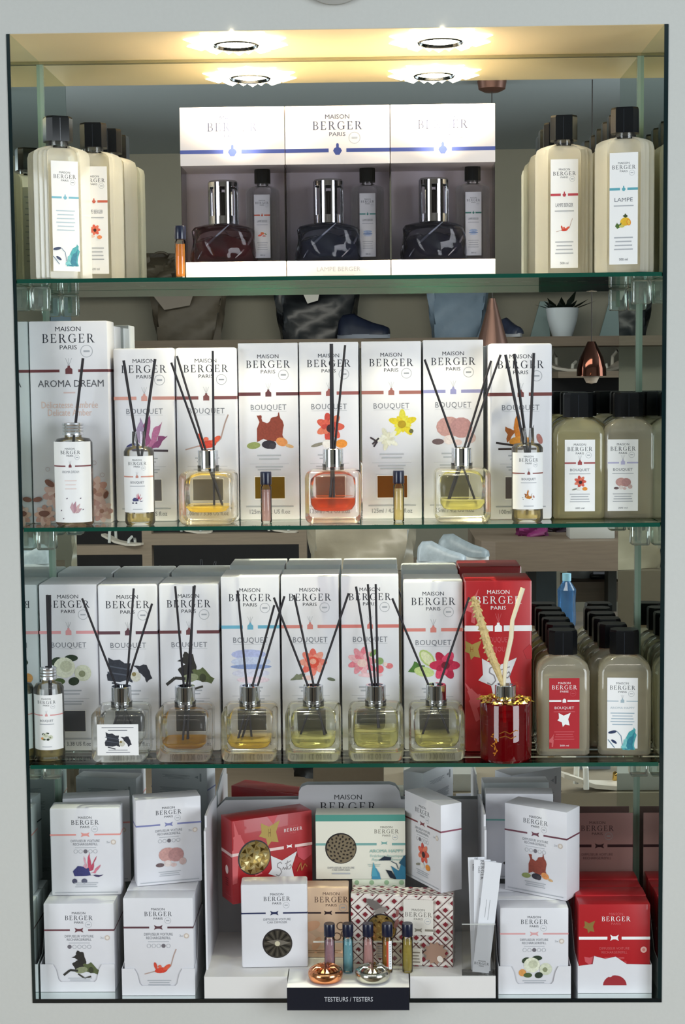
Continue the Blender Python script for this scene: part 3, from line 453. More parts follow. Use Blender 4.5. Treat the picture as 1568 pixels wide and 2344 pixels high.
for i, px in enumerate((540, 1008)):
    X = U(px, 95, .075).x; t = thing('ceiling_spotlight', 'crystal rimmed halogen spotlight glowing in the niche top, %s one' % ('left' if i == 0 else 'right'), 'spotlight', (X, .075, HT))
    cr = MB()
    for k in range(20):
        a = 2 * PI * k / 20; R0, R1 = .032, .080 if k % 2 else .066; hw = .013
        c, s_ = math.cos(a), math.sin(a)
        def q(r, w_, z): return (r * c - w_ * s_, r * s_ + w_ * c, z)
        cr.add([q(R0, -.004, -.001), q(R0, .004, -.001), q((R0 + R1) / 2, hw, -.001), q(R1, 0, -.001), q((R0 + R1) / 2, -hw, -.001), q((R0 + R1) / 2, 0, -.009)], [(0, 5, 1), (1, 5, 2), (2, 5, 3), (3, 5, 4), (4, 5, 0), (0, 1, 2, 3, 4)], HALO)
    cr.build('crystal_rim', t, smooth=False)
    MB().lathe([(.034, -.002), (.0345, -.006), (.033, -.0078), (.031, -.007), (.029, -.003)], RING, 36, cap=False).build('trim_ring', t); tr_ = COL.objects[-1]
    MB().lathe([(.0, -.006), (.016, -.006), (.026, -.003), (.028, -.001)], P('#fff8e4', .4, emit=30), 24).build('bulb', tr_)
    l = bpy.data.lights.new('spotlight_beam', 'SPOT'); l.energy = 7.5; l.color = (1, .84, .60); l.spot_size = math.radians(150); l.spot_blend = 1; l.shadow_soft_size = .012
    lo = bpy.data.objects.new('spotlight_beam', l); COL.objects.link(lo); lo.parent = t; lo.location = (0, -.004, -.018)
    l2 = bpy.data.lights.new('reflector_beam', 'SPOT'); l2.energy = 44; l2.color = (1, .88, .66); l2.spot_size = math.radians(36); l2.spot_blend = .7; l2.shadow_soft_size = .015
    lo = bpy.data.objects.new('reflector_beam', l2); COL.objects.link(lo); lo.parent = t; lo.location = (0, -.004, -.019)

# ---------------------------------------------------------------- cartons
def fpanel(mb, w, h, y): return Panel(mb, lambda u, v, l: (u - w / 2, y - l, v))
def bpanel(mb, w, h, y): return Panel(mb, lambda u, v, l: (w / 2 - u, y + l, v))
def d_bouquet(p, w, h, band, art, win, vol, ink=INK, title='BOUQUET', lines=True):
    y = lambda f: h * (1 - f)
    b = P(band, .5)
    p.brand(w * .5, y(.119), w * .73, ink); p.band(w, y(.287), h * .019, b, 'd', isz=w * .05)
    if title: p.text(title, w * .5, y(.362), w * .6, h * .031, GREY, sp=1.1); p.rect(w * .2, y(.386), w * .8, y(.3845), LGREY)
    if art: p.art(art, w * .5, y(.51), w * .72)
    if lines:
        p.bars(w * .5, y(.635), w * .4, 2, h * .008, h * .02, LGREY); p.rect(w * .17, y(.684), w * .83, y(.6825), LGREY); p.bars(w * .5, y(.70), w * .46, 2, h * .007, h * .016, LGREY)
    if win:
        p.rect(w * .245, y(.885), w * .765, y(.752), P('#f4f3f0', .4)); p.rect(w * .255, y(.88), w * .755, y(.757), P(win, .25))
    if vol: p.bars(w * .5, y(.926), w * .8, 1, h * .007, h * .02, LGREY); p.text(vol, w * .5, y(.955), w * .68, h * .024, GREY)
def d_refill(p, w, h, band, art, ink=INK, dot=0, cnt='2x', title=('DIFFUSEUR VOITURE', 'RECHARGE/REFILL'), y0=0, m2=None, bot=True):
    y = lambda f: h * (1 - f); b = P(band, .5); m2 = m2 or GREY
    p.brand(w * .5, y(.165), w * .39, ink, m2=m2 if ink is WHITE else None); p.band(w, y(.305), h * .019, b, 'b', gap=.13, isz=w * .05)
    p.text(title[0], w * .5, y(.375), w * .41, h * .027, m2); p.text(title[1], w * .5, y(.413), w * .35, h * .027, m2)
    p.bars(w * .5, y(.452), w * .3, 1, h * .006, 1, LGREY)
    for k in range(5):
        c = w * (.36 + .07 * k)
        if k == dot: p.ell(c, y(.495), w * .03, w * .03, P('#6e6a72', .5))
        else: p.ring(c, y(.495), w * .03, w * .006, LGREY, 12)
    if cnt: p.text(cnt, w * .825, y(.392), w * .05, h * .024, LGREY); p.ell(w * .9, y(.392), w * .038, w * .038, P('#cdbfb4', .5)); p.ell(w * .9, y(.392), w * .022, w * .022, P('#e9e2da', .5))
    if art: p.art(art, w * .52, y(.69), w * .46)
    p.bars(w * .5, y(.855), w * .34, 3, h * .008, h * .022, LGREY)
    if bot: p.bars(w * .5, y(.965), w * .9, 1, h * .009, 1, LGREY)
def sidepanel(mb, w, d, sgn): return Panel(mb, lambda u, v, l: (sgn * (w / 2 + l), -d / 2 + u, v))
def carton(name, x, Yf, z, w, h, d, label, fn, rz=0, group='white diffuser cartons on the shelves', body=None, r=.0012, back=True, cat='box', band=None, bandf=.287, bandh=.019, tilt=0, backink=None):
    mb = MB(); top = h - 1e-5
    mb.rbox(-w / 2, w / 2, -d / 2, d / 2, 0, h, body or CARD, r, 2)
    if r > .003: pass
    fn(fpanel(mb, w, h, -d / 2), w, h)
    if band:
        for s in (-1, 1): sidepanel(mb, w, d, s).rect(0, h * (1 - bandf) - h * bandh / 2, d, h * (1 - bandf) + h * bandh / 2, P(band, .5))
    if back:
        bp = bpanel(mb, w, h, d / 2); k = backink or LGREY
        bp.bars(w * .55, h * .86, w * .5, 4, h * .006, h * .014, k, (1, .8, .95, .6)); bp.bars(w * .5, h * .7, w * .7, 9, h * .005, h * .012, k, (1, .95, .9, 1, .7)); bp.rect(w * .1, h * .8, w * .13, h * .9, k); bp.poly([(w * .16, h * .83), (w * .16, h * .87), (w * .22, h * .85)], k)
    cc, ss = math.cos(rz), math.sin(rz); cx, cy = x - ss * d / 2, Yf + cc * d / 2
    o = mb.build(name, loc=(cx, cy, z), rz=rz, ang=40, label=label, cat=cat, group=group)
    if tilt: o.rotation_euler = (0, tilt, rz)
    return o
def spanX(x0, x1, py, Y): return (U(x0, py, Y).x + U(x1, py, Y).x) / 2, U(x1, py, Y).x - U(x0, py, Y).x

# ---------------------------------------------------------------- bottles
def label_design(p, w, h, band, art, title, base=None, icon='d', ink=INK, ml='200 ml'):
    y = lambda f: h * (1 - f)
    p.rect(0, 0, w, h, base or WHITE); p.brand(w / 2, y(.13), w * .82, ink, m2=ink)
    if band: p.band(w, y(.325), h * .022, P(band, .5), icon, isz=w * .07)
    if title: p.text(title, w / 2, y(.42), w * .64, h * .035, GREY if ink is INK else ink)
    p.bars(w / 2, y(.475), w * .7, 1, h * .01, 1, LGREY if ink is INK else PINKR)
    if art: p.art(art, w * .5, y(.62), w * .6)
    p.bars(w / 2, y(.76), w * .66, 4, h * .011, h * .035, LGREY if ink is INK else PINKR)
    if ml: p.text(ml, w / 2, y(.955), w * .3, h * .022, GREY if ink is INK else WHITE)
def capmesh(w, d, z0, z1, M=None):
    mb = MB(); c = min(w, d) * .22
    def oct_(s, z): a, b = w / 2 * s, d / 2 * s; return [(-a, -b + c, z), (-a + c, -b, z), (a - c, -b, z), (a, -b + c, z), (a, b - c, z), (a - c, b, z), (-a + c, b, z), (-a, b - c, z)]
    mb.loft([oct_(1, z0), oct_(1, z1 - .003), oct_(.94, z1)], M or BLACKP)
    mb.add([(-w * .03, -d * .501, z0), (-w * .03, -d * .501, z1 - .003), (-w * .012, -d * .501, z1 - .003), (-w * .012, -d * .501, z0)], [(0, 1, 2, 3)], P('#2c3038', .2))
    return mb
TALLG = glass('tall_bottle_liquid', (.97, .97, .92), milk=.62, milkcol=(1, .975, .88), ior=1.5, rough=.08)
def tall_bottle(x, Y, z, label, design, rz=0, s=1.0, group='tall home fragrance bottles', liquid=None):
    t = thing('fragrance_bottle', label, 'bottle', (x, Y, z), rz, group)
    half = [(-.0, -.031), (-.024, -.031), (-.024, -.026), (-.029, -.026), (-.029, -.021), (-.035, -.021), (-.035, -.017), (-.0425, -.017)]
    pol = half[1:] + [(-a, b) for a, b in half[1:]][::-1]; pol = pol[::-1]; front = [(a, b) for a, b in pol]; poly = front + [(-a, -b) for a, b in front]
    def ring(k, z_): return [(a * k * s, b * (.35 + .65 * k) * s if k < 1 else b * s, z_ * s) for a, b in poly]
    mb = MB(); mb.loft([ring(.96, .001), ring(1, .004), ring(1, .180), ring(.95, .187), ring(.8, .191), ring(.45, .196)], liquid or TALLG)
    mb.lathe([(.0145 * s, .195 * s), (.0145 * s, .206 * s)], CLEAR, 20); mb.build('bottle_body', t, ang=25)
    capmesh(.040 * s, .034 * s, .203 * s, .2395 * s).build('cap', t, ang=25)
    if design:
        lb = MB(); w, h = .0405 * s, .160 * s; y = -.0315 * s
        p = Panel(lb, lambda u, v, l: (u - w / 2, y - l, v + .012 * s)); design(p, w, h); lb.build('label', t, smooth=False)
        bl = MB(); p = Panel(bl, lambda u, v, l: (w / 2 - u, -y + l, v + .012 * s)); p.rect(0, 0, w, h, P('#d9d9d4', .6)); p.bars(w / 2, h * .9, w * .8, 12, h * .012, h * .06, LGREY); bl.build('rear_label', t, smooth=False)
    return t
def refill_bottle(x, Y, z, label, design, rz=0, tint=None, group='square refill bottles', cap=(0, 0), liquid=None, loff=0):
    t = thing('refill_bottle', label, 'bottle', (x, Y, z), rz, group); mb = MB(); L = liquid or REFL
    def rr(hx, hy, c, z_, n=4): 
        out = []
        for sx, sy, a0 in ((1, 1, 0), (-1, 1, 90), (-1, -1, 180), (1, -1, 270)):
            for k in range(n + 1): a = math.radians(a0 + 90 * k / n); out.append((sx * (hx - c) + c * math.cos(a), sy * (hy - c) + c * math.sin(a), z_))
        return out
    mb.loft([rr(.037, .024, .008, .0005), rr(.0395, .027, .01, .004), rr(.0395, .027, .01, .128), rr(.036, .025, .011, .139), rr(.026, .02, .012, .148), rr(.0165, .0165, .0155, .1525), rr(.0165, .0165, .0155, .158)], L); mb.build('bottle_body', t, ang=50)
    inn = MB(); inn.loft([rr(.034, .021, .008, .007), rr(.036, .0235, .009, .012), rr(.036, .0235, .009, .120), rr(.036, .0235, .009, .1205)], glass('refill_fill_%s' % L.name, (.97, .96, .90), milk=.42, milkcol=(1, .94, .76), ior=1.1)); inn.build('liquid', t, ang=50)
    capmesh(.043, .036, .1535, .190).build('cap', t, ang=25)
    if design:
        lb = MB(); w, h = .0455, .108; p = Panel(lb, lambda u, v, l: (u - w / 2 + loff, -.0274 - l, v + .012)); design(p, w, h); lb.build('label', t, smooth=False)
        bl = MB(); p = Panel(bl, lambda u, v, l: (w / 2 - u, .0274 + l, v + .012)); p.rect(0, 0, w, h, P('#d9d9d4', .6)); bl.build('rear_label', t, smooth=False)
    return t
REFL = glass('refill_clear', (.97, .97, .93), milk=.3, milkcol=(1, .94, .78), ior=1.55, rough=.08)
REFY = glass('refill_yellow', (.94, .92, .76), milk=.34, milkcol=(1, .93, .58), ior=1.55, rough=.08)
def lin_reed(mbs, t, P0, P1, zend, loc, rad, M=REED, name='reed', yo=0, label=None):
    a, b = P0 - loc, P1 - loc; d = (b - a); k = (zend - a.z) / d.z; e = a + d * k
    o = MB().tube([a, b, e], rad, M, 8).build(name, t)
    return o
def cube_diffuser(x0, x1, Y, z, label, reeds, liq, lev=.2, front_label=None, ytop=None):
    """reeds: list of (tip px, tip py, collar px, collar py)"""
    c = U((x0 + x1) / 2, 1200 if z > .5 else 1745, Y).x; t = thing('reed_diffuser', label, 'reed diffuser', (c, Y, z), 0, 'clear cube reed diffusers'); w = .0415
    mb = MB(); mb.rbox(-w, w, -w, w, .0005, .080, CLEAR, .011, 5); mb.lathe([(.0165, .0795), (.016, .083), (.0165, .088)], CLEAR, 24); mb.build('bottle_body', t, ang=60)
    def sq(k, c_, z_, n=5):
        out = []; hx = w * k
        for sx, sy, a0 in ((1, 1, 0), (-1, 1, 90), (-1, -1, 180), (1, -1, 270)):
            for q in range(n + 1): a = math.radians(a0 + 90 * q / n); out.append((sx * (hx - c_) + c_ * math.cos(a), sy * (hx - c_) + c_ * math.sin(a), z_))
        return out
    MB().loft([sq(.55, .012, .0185), sq(.68, .012, .021), sq(.8, .012, .029), sq(.83, .012, .05), sq(.8, .012, .066), sq(.6, .014, .074), sq(.38, .013, .077)], CAVITY).build('inner_wall', t, ang=60); iw_ = COL.objects[-1]
    if liq:
        tint, mk = liq; top = .021 + .055 * lev
        M = glass('liquid_%.2f%.2f%.2f' % tint, tint, milk=.55, milkcol=mk, ior=1.33)
        MB().loft([sq(.54, .012, .019), sq(.67, .012, .0215), sq(.78, .012, min(top - .001, .0295)), sq(.79 if top > .029 else .76, .012, top), sq(.76, .012, top + .0008)], M).build('liquid', iw_, ang=60)
    MB().lathe([(.0145, .0835), (.0153, .084), (.0153, .110), (.0145, .1108), (.011, .1108), (.0105, .104)], CHROME, 40).build('collar', t)
    for i, (a, b, cx, cy) in enumerate(reeds):
        yo = (-.005, .006, .0, .004)[i % 4]; P0 = U(a, b, Y + yo * 2.6); P1 = U(cx, cy, Y + yo * .3); lin_reed(None, t, P0, P1, .0215, Vector((c, Y, z)), .0017)
    if front_label:
        lb = MB(); p = Panel(lb, lambda u, v, l: (u - .031, -w - .0006 - l + .0, v + .014)); p.rect(0, 0, .062, .047, WHITE); p.bars(.031, .042, .048, 2, .0012, .004, GREY, (1, .6)); p.art(front_label, .031, .024, .038); p.bars(.031, .008, .036, 2, .001, .0035, GREY, (.8, 1)); lb.build('label', t, smooth=False)
    return t
def round_tester(px, Y, z, label, rad, hb, zl0, zl1, design, neck, reeds, cap=True, liqc=(.9, .82, .55), lw=None):
    c = U(px, 1190 if z > .5 else 1740, Y).x; t = thing('tester_bottle', label, 'reed diffuser', (c, Y, z), 0, 'round tester diffusers')
    mb = MB(); mb.lathe([(rad * .9, .0005), (rad, .004), (rad, hb - .008), (rad * .85, hb - .002), (rad * .45, hb), (rad * .42, hb + neck)], CLEAR, 36); mb.build('bottle_body', t, ang=50)
    MB().lathe([(rad * .84, .006), (rad * .86, .009), (rad * .86, .018)], glass('tester_liquid', liqc, milk=.3, milkcol=(.9, .75, .35), ior=1.33), 30).build('liquid', t)
    lb = MB(); w, h = rad * 2 * 1.25, zl1 - zl0; p = Panel(lb, lambda u, v, l: ((rad + .0003 + l) * math.sin((u - w / 2) / rad), -(rad + .0003 + l) * math.cos((u - w / 2) / rad), zl0 + v), True)
    design(p, w, h); lb.build('label', t, ang=40)
    if cap:
        q = rad * .56; z0 = hb + neck * .3; MB().lathe([(q, z0)] + [(q * (1 if k % 2 else .94), z0 + .0022 * k) for k in range(1, 8)] + [(q * .97, z0 + .0175), (q * .6, z0 + .0185), (q * .5, z0 + .012)], P('#d8dade', .25, metal=.9), 36).build('cap', t)
    for i, (a, b, cx, cy) in enumerate(reeds):
        yo = (-.004, .005, 0)[i % 3]; lin_reed(None, t, U(a, b, Y + yo * 2), U(cx, cy, Y + yo * .3), .010, Vector((c, Y, z)), .0021)
    return t
def vial(px, Y, z, label, tint, mk, s=1.0, stripe=None):
    py = 1190 if z > .5 and z < 1 else (640 if z > 1 else 2210)
    c = U(px, py, Y).x; t = thing('scent_vial', label, 'vial', (c, Y, z), 0, 'navy capped tester vials')
    r = .0082 * s
    MB().lathe([(r * .92, .0003), (r, .002), (r, .054 * s), (r * .75, .0575 * s)], glass('vial_glass', (.97, .97, .97), ior=1.45), 24).build('tube', t)
    MB().lathe([(r * .78, .003), (r * .82, .005), (r * .82, .050 * s)], glass('vial_%.2f%.2f%.2f' % tint, tint, milk=.6, milkcol=mk, ior=1.33), 20).build('liquid', t)
    MB().lathe([(r * 1.02, .0575 * s), (r * 1.04, .0585 * s), (r * 1.04, .0755 * s), (r * .97, .0768 * s)], NAVY, 28).build('cap', t)
    if stripe:
        mb = MB(); p = Panel(mb, lambda u, v, l: ((r + .0002 + l) * math.sin(u / r + .2), -(r + .0002 + l) * math.cos(u / r + .2), v + .006), True); p.rect(0, 0, r * .7, .045 * s, WHITE); p.rect(-r * .35, 0, 0, .045 * s, P('#b8452c', .5)); p.bars(r * .35, .04 * s, r * .3, 10, .0012, .0038, LGREY); mb.build('label', t)
    return t

mb = MB(); mb.lathe([(.0, 0), (.052, 0), (.056, .004), (.056, .010), (.05, .014), (0, .014)], P('#a3a3a0', .6), 48)  # grey disc stands in for a soft shadow; the shade is in its colour
o = mb.build('shadow_disc', loc=(U(765, -78, 0).x, -.0005, U(765, -78, 0).z), label='round grey disc standing in for a shadow on the wall just above the niche, cut by the picture top', cat='painted shadow'); o.rotation_euler = (PI / 2, 0, 0)

# ================================================================ TOP SHELF
G1 = 'lamp gift boxes with windows'
SMOKE = glass('window_film', (.93, .92, .93), ior=1.35)
def gift_box(x0, x1, label, lampcol, lampdeep, lamplabel, blabel, band, art):
    Y = .093; cx, w = spanX(x0, x1, 450, Y); w -= .0008; h = .2585; d = .098; zc = .172; zt = .0285
    t = thing('lamp_gift_box', label, 'gift box', (cx, Y + d / 2, Z1), 0, G1)
    PK = P('#e6dcd8', .5)
    mb = MB(); mb.rbox(-w / 2, w / 2, -d / 2, d / 2, zc, h, PK, .0008, 2); p = Panel(mb, lambda u, v, l: (u - w / 2, -d / 2 - l, v + zc)); H = h - zc
    p.brand(w / 2, H * .66, w * .47, P('#4b4f66', .5)); p.band(w, H * .235, H * .065, P('#33417f', .5), 'l', gap=.085, isz=w * .042)
    mb.build('upper_sleeve', t, ang=40)
    mb = MB(); mb.rbox(-w / 2, w / 2, -d / 2, d / 2, 0, zt, PK, .0008, 2); p = Panel(mb, lambda u, v, l: (u - w / 2, -d / 2 - l, v)); p.text('LAMPE BERGER', w / 2, zt * .55, w * .42, zt * .23, P('#a8a4ac', .5)); p.bars(w / 2, zt * .24, w * .3, 1, .0008, 1, P('#c9c0c4', .5))
    mb.build('base_tray', t, ang=40)
    e = .0006; MB().box(-w / 2 + e, w / 2 - e, d / 2 - .002, d / 2 - .001, zt, zc, P('#f4ecf4', .6)).build('back_card', t, smooth=False)
    MB().box(-w / 2 + e, w / 2 - e, -d / 2 + e, -d / 2 + e + .0003, zt, zc, SMOKE).box(-w / 2 + e, -w / 2 + e + .0003, -d / 2 + .001, d / 2 - .002, zt, zc, SMOKE).box(w / 2 - e - .0003, w / 2 - e, -d / 2 + .001, d / 2 - .002, zt, zc, SMOKE).build('window', t, smooth=False)
    # lamp
    lx = U((x0 + x1) / 2 - 21, 540, Y + .045).x; lz = Z1 + zt + .0005
    L = thing('fragrance_lamp', lamplabel, 'lamp', (lx, Y + .045, lz), 0, 'boxed glass fragrance lamps')
    rings = []
    for j in range(13):
        f = j / 12; z = f * .0585; tw = f * 1.1; s = (.047 + .003 * math.sin(f * PI)) * (1 if 0 < j < 11 else .93 if j < 12 else .6)
        rings.append([(s * (1 + .07 * math.cos(4 * (a + tw)) + .03 * math.cos(8 * a - tw * 3)) * math.cos(a), s * .82 * (1 + .07 * math.cos(4 * (a + tw))) * math.sin(a), z) for a in [2 * PI * k / 40 for k in range(40)]])
    gm = glass('lampglass_' + lampcol, tuple(x * .45 + .5 for x in hexc(lampcol)[:3]), milk=.12, milkcol=hexc(lampcol)[:3], ior=1.45)
    MB().loft(rings, gm).build('glass_body', L, ang=70)
    MB().loft([[(x * .9, y * .9, z * .62 + .003 + .004 * math.sin(3 * i / 40 * 2 * PI)) for i, (x, y, z) in enumerate(r)] for r in rings], glass('lampfill_' + lampdeep, tuple(.35 + .5 * x for x in hexc(lampdeep)[:3]), milk=.6, milkcol=hexc(lampdeep)[:3], ior=1.1)).build('tinted_base', L, ang=70)
    st = MB()
    for k in range(3):
        a = k * 1.5 - 2.6; st.tube([(.045 * math.cos(a + q * 1.3) * 1.0, .038 * math.sin(a + q * 1.3), .006 + q * .05) for q in [i / 8 for i in range(9)]], [.0005 + .0012 * math.sin(PI * i / 8) for i in range(9)], P('#c9c3cc', .3) if k % 2 else P('#%s' % ('d89a84' if 'c' in lampdeep[:2] else 'aab0c4'), .3), 6)
    st.build('swirl_streaks', L)
    cp = MB(); R = .0235; z0 = .0590; R2 = R - .0015
    cp.lathe([(R2, z0), (R, z0), (R, z0 + .012), (R2, z0 + .012)], CHROME, 36, cap=False); cp.lathe([(R2, z0 + .056), (R, z0 + .056), (R, z0 + .063), (R * .9, z0 + .066), (0, z0 + .066)], CHROME, 36, cap=False)
    for k in range(8):
        a0 = 2 * PI * k / 8 + .2; q = [a0 + .42 * i / 5 for i in range(6)]
        vs = [(r * math.cos(a), r * math.sin(a), z) for z in (z0 + .0119, z0 + .0562) for r in (R, R2) for a in q]; n = 6
        fs = [(i, i + 1, 2 * n + i + 1, 2 * n + i) for i in range(n - 1)] + [(n + i + 1, n + i, 3 * n + i, 3 * n + i + 1) for i in range(n - 1)] + [(0, 2 * n, 3 * n, n), (n - 1, 2 * n - 1, 4 * n - 1, 3 * n - 1)]
        cp.add(vs, fs, CHROME)
    co = cp.build('perforated_cap', L, ang=30); MB().lathe([(.0, z0 + .001), (.009, z0 + .001), (.009, z0 + .04), (.007, z0 + .048), (0, z0 + .05)], P('#55504c', .3, metal=.6), 20).build('burner', co)
    bx = U(x0 + 188 * (x1 - x0) / 240, 500, Y + .05).x
    tall_bottle(bx, Y + .055, Z1 + zt + .0005, blabel, lambda p, w, h: label_design(p, w, h, band, art, 'LAMPE BERGER', icon='l', base=P('#d9d9dc', .5)), s=.60, group='boxed fragrance bottles', liquid=glass('boxed_liquid', (.92, .92, .92), milk=.12, milkcol=(.8, .78, .8), ior=1.5))
gift_box(413.5, 653.5, 'white window gift box with dark red lamp, leftmost of three on top shelf', '#a87880', '#a03850', 'twisted wine red glass lamp with chrome cap inside left gift box', 'small clear bottle with citrus label inside the left gift box', '#c9563a', 'citrus')
gift_box(654, 893.5, 'white window gift box with blue grey lamp, middle of three on top shelf', '#8a94ac', '#56628c', 'twisted blue grey glass lamp with chrome cap inside middle gift box', 'small clear bottle with blue label art inside the middle gift box', '#4a8f8a', 'cotton')
gift_box(894, 1134.5, 'white window gift box with smoky violet lamp, rightmost of three on top shelf', '#8c8c9c', '#50527a', 'twisted smoky grey glass lamp with chrome cap inside right gift box', 'small clear bottle with teal banded label inside the right gift box', '#3f7d70', 'cotton')
vial(414, .03, Z1, 'amber filled tester vial with navy cap at the left gift box corner', (.98, .62, .2), (1.0, .50, .10), 1.0)
TB = lambda band, art, ml='500 ml', title='LAMPE BERGER': (lambda p, w, h: label_design(p, w, h, band, art, title, icon='l', ml=ml))
tall_bottle(-.4135, .049, Z1, 'tall clear bottle with blue leaf label, front left of the top shelf', (lambda p, w, h: (p.rect(0, 0, w, h, WHITE), p.brand(w / 2, h * .86, w * .82, INK), p.band(w, h * .67, h * .018, P('#79b9cc', .5), 'l', isz=w * .07), p.bars(w / 2, h * .55, w * .7, 6, h * .008, h * .035, P('#b5c8d2', .5)), p.art('aqua', w * .5, h * .16, w * .9))), .46)
tall_bottle(-.372, .114, Z1, 'tall bottle with red poppy label, second in the left top row', TB('#cc6650', 'poppy'), .12)
tall_bottle(-.359, .1735, Z1, 'tall bottle with narrow dark banded label, last of the left top row', TB('#54444a', 'branch'), .12)
tall_bottle(.339, .104, Z1, 'tall bottle with chili pepper label on the right of the top shelf', TB('#b94450', 'chili'), -.08)
tall_bottle(.336, .1725, Z1, 'tall bottle hidden behind the chili pepper bottle on top shelf', TB('#b94450', 'chili'), -.05)
tall_bottle(.421, .040, Z1, 'tall bottle with lemon label, front right corner of the top shelf', TB('#5fa9b8', 'lemon', title='LAMPE'), -.2)
tall_bottle(.4255, .106, Z1, 'tall bottle directly behind the lemon labelled bottle', TB('#5fa9b8', 'lemon'), 0)
tall_bottle(.4255, .1725, Z1, 'rearmost tall bottle behind the lemon labelled bottle, by the mirror', TB('#5fa9b8', 'lemon'), 0)

# ================================================================ MIDDLE SHELF
cx, w = spanX(71, 250, 960, .07)
def d_aroma(p, w, h):
    y = lambda f: h * (1 - f); p.brand(w * .5, y(.085), w * .66, INK); p.band(w, y(.245), h * .014, P('#6b3438', .5), 'd', gap=.12, isz=w * .045)
    p.text('AROMA DREAM', w * .52, y(.307), w * .84, h * .034, P('#54555c', .5)); p.bars(w * .5, y(.352), w * .15, 1, h * .008, 1, P('#d9c2bf', .5))
    p.text('D\u00e9licatesse Ambr\u00e9e', w * .5, y(.412), w * .72, h * .033, P('#dcbcae', .5)); p.text('Delicate Amber', w * .5, y(.45), w * .56, h * .033, P('#dcbcae', .5))
    for (a, b, s, k) in [(.30, .86, .18, 0), (.78, .84, .2, 1), (.88, .94, .15, 0), (.15, .96, .14, 1), (.55, .95, .2, 0), (.66, .76, .1, 1)]:
        for e in petals(0, 0, 1, 9, .2, [['#e3c0b6', '#d9aea6', '#edd2c8'], ['#e8c8bb', '#ddb4a0', '#cf9f90']][k], a * 90):
            p.ell(w * a + e[1] * s * w, y(b) + e[2] * s * w, e[3] * s * w, e[4] * s * w, P(e[6], .5), e[5])
        p.ell(w * a, y(b), s * w * .2, s * w * .2, P('#b98a78', .5))
    for (a, b, r, an) in [(.22, .80, .07, -35), (.06, .88, .06, 10), (.14, .95, .07, 0), (.94, .86, .05, 70), (.7, .9, .05, 30), (.35, .93, .06, -20), (.45, .87, .03, 50)]: p.ell(w * a, y(b), w * r, w * r * .55, P('#8a5c4e', .5), an)
    for (a, b) in [(.2, .73), (.8, .7), (.6, .8), (.35, .75), (.9, .76)]: p.ring(w * a, y(b), w * .03, w * .006, P('#c3b3b4', .5), 8)
carton('diffuser_carton', cx, .070, Z2, w, .306, .062, 'largest white carton reading AROMA DREAM with pink flowers, middle shelf far left', d_aroma, group='aroma cartons', band='#6b3438', bandf=.245, bandh=.014, r=.002)
carton('diffuser_carton', cx + .001, .134, Z2, w, .300, .058, 'second large white carton pushed behind the AROMA DREAM one', d_aroma, group='aroma cartons', band='#6b3438', bandf=.245, bandh=.014, r=.002)
def bq(x0, x1, py, ytop, Y, zb, label, band, art, win, vol, r=.0012, d=.092, body=None, ink=INK, fn=None):
    c, w = spanX(x0, x1, py, Y); h = U((x0 + x1) / 2, ytop, Y).z - zb
    return carton('diffuser_carton', c, Y, zb, w - .0006, h, min(d, .2015 - Y), label, fn or (lambda p, w, h: d_bouquet(p, w, h, band, art, win, vol, ink)), group='tall white bouquet cartons', r=r, body=body, band=band)
V125, V100 = '125ml / 4.2 US fl.oz', '100ml / 3.38 US fl.oz'
A = Z2
bq(262, 402, 990, 797, .088, A, 'tall carton with pink magnolia, beside the large AROMA DREAM carton', '#dba094', 'magnolia', '#6d6a6c', V100, .0035)
bq(404, 543, 990, 796, .088, A, 'tall carton with chili pepper print on the middle shelf', '#8c5554', 'chili', '#6a655e', V100, .0035)
bq(547, 684, 990, 785, .105, A, 'tall carton with brown leather print and olive window', '#6e4044', 'leather', '#6d5316', V125)
bq(686, 822, 990, 783, .105, A, 'tall carton with orange anemone print behind the amber cube diffuser', '#a86460', 'anemone', '#7a4a30', V125)
bq(828, 965, 990, 781, .105, A, 'tall carton with yellow vanilla flower and brown window', '#b5756a', 'vanilla', '#6e3f12', V125)
bq(969, 1107, 990, 778, .105, A, 'tall carton with lilac band and pink stones print', '#a9a8d4', 'stones', '#5e5a44', V125)
bq(1120, 1264, 990, 786, .070, A, 'tall carton with amber flower and vanilla pods, right end of middle row', '#7a4340', 'amber', '#5f5656', V100, .0035)
def d_tester(band, art, title, base=None):
    return lambda p, w, h: (p.rect(0, 0, w, h, WHITE), p.brand(w / 2, h * .87, w * .5, INK), p.band(w, h * .635, h * .022, P(band, .5), 'd', gap=.1, isz=w * .035), p.text(title, w / 2, h * .535, w * .36, h * .04, GREY), p.bars(w / 2, h * .47, w * .4, 1, h * .012, 1, LGREY), p.art(art, w * .5, h * .25, w * .3), p.bars(w / 2, h * .06, w * .25, 1, h * .012, 1, LGREY))
def d_tarom(p, w, h):
    p.rect(0, 0, w, h, WHITE); p.brand(w / 2, h * .87, w * .42, INK); p.band(w, h * .70, h * .018, P('#7a3a40', .5), 'd', gap=.1, isz=w * .03); p.text('AROMA DREAM', w / 2, h * .63, w * .36, h * .032, LGREY); p.bars(w / 2, h * .52, w * .25, 3, h * .01, h * .05, P('#e6cdc6', .5))
    for e in ART['magnolia'][:4]: p.poly([(w * .56 + a * w * .32, h * .17 + b * w * .32) for a, b in e[1]], P({'#a08aa8': '#c9a4ac', '#96507a': '#b98c98', '#b26a90': '#d3b0b0', '#8a4874': '#c09aa2'}[e[2]], .5))
    for a, b in ((.28, .15), (.33, .05), (.7, .3), (.75, .16), (.42, .3)): p.ell(w * a, h * b, w * .018, w * .01, P('#5a3c58', .5), 40)
round_tester(172, .040, Z2, 'round white labelled aroma tester with ribbed metal cap before large carton', .0285, .132, .006, .126, d_tarom, .012, [(190, 820, 174, 960)])
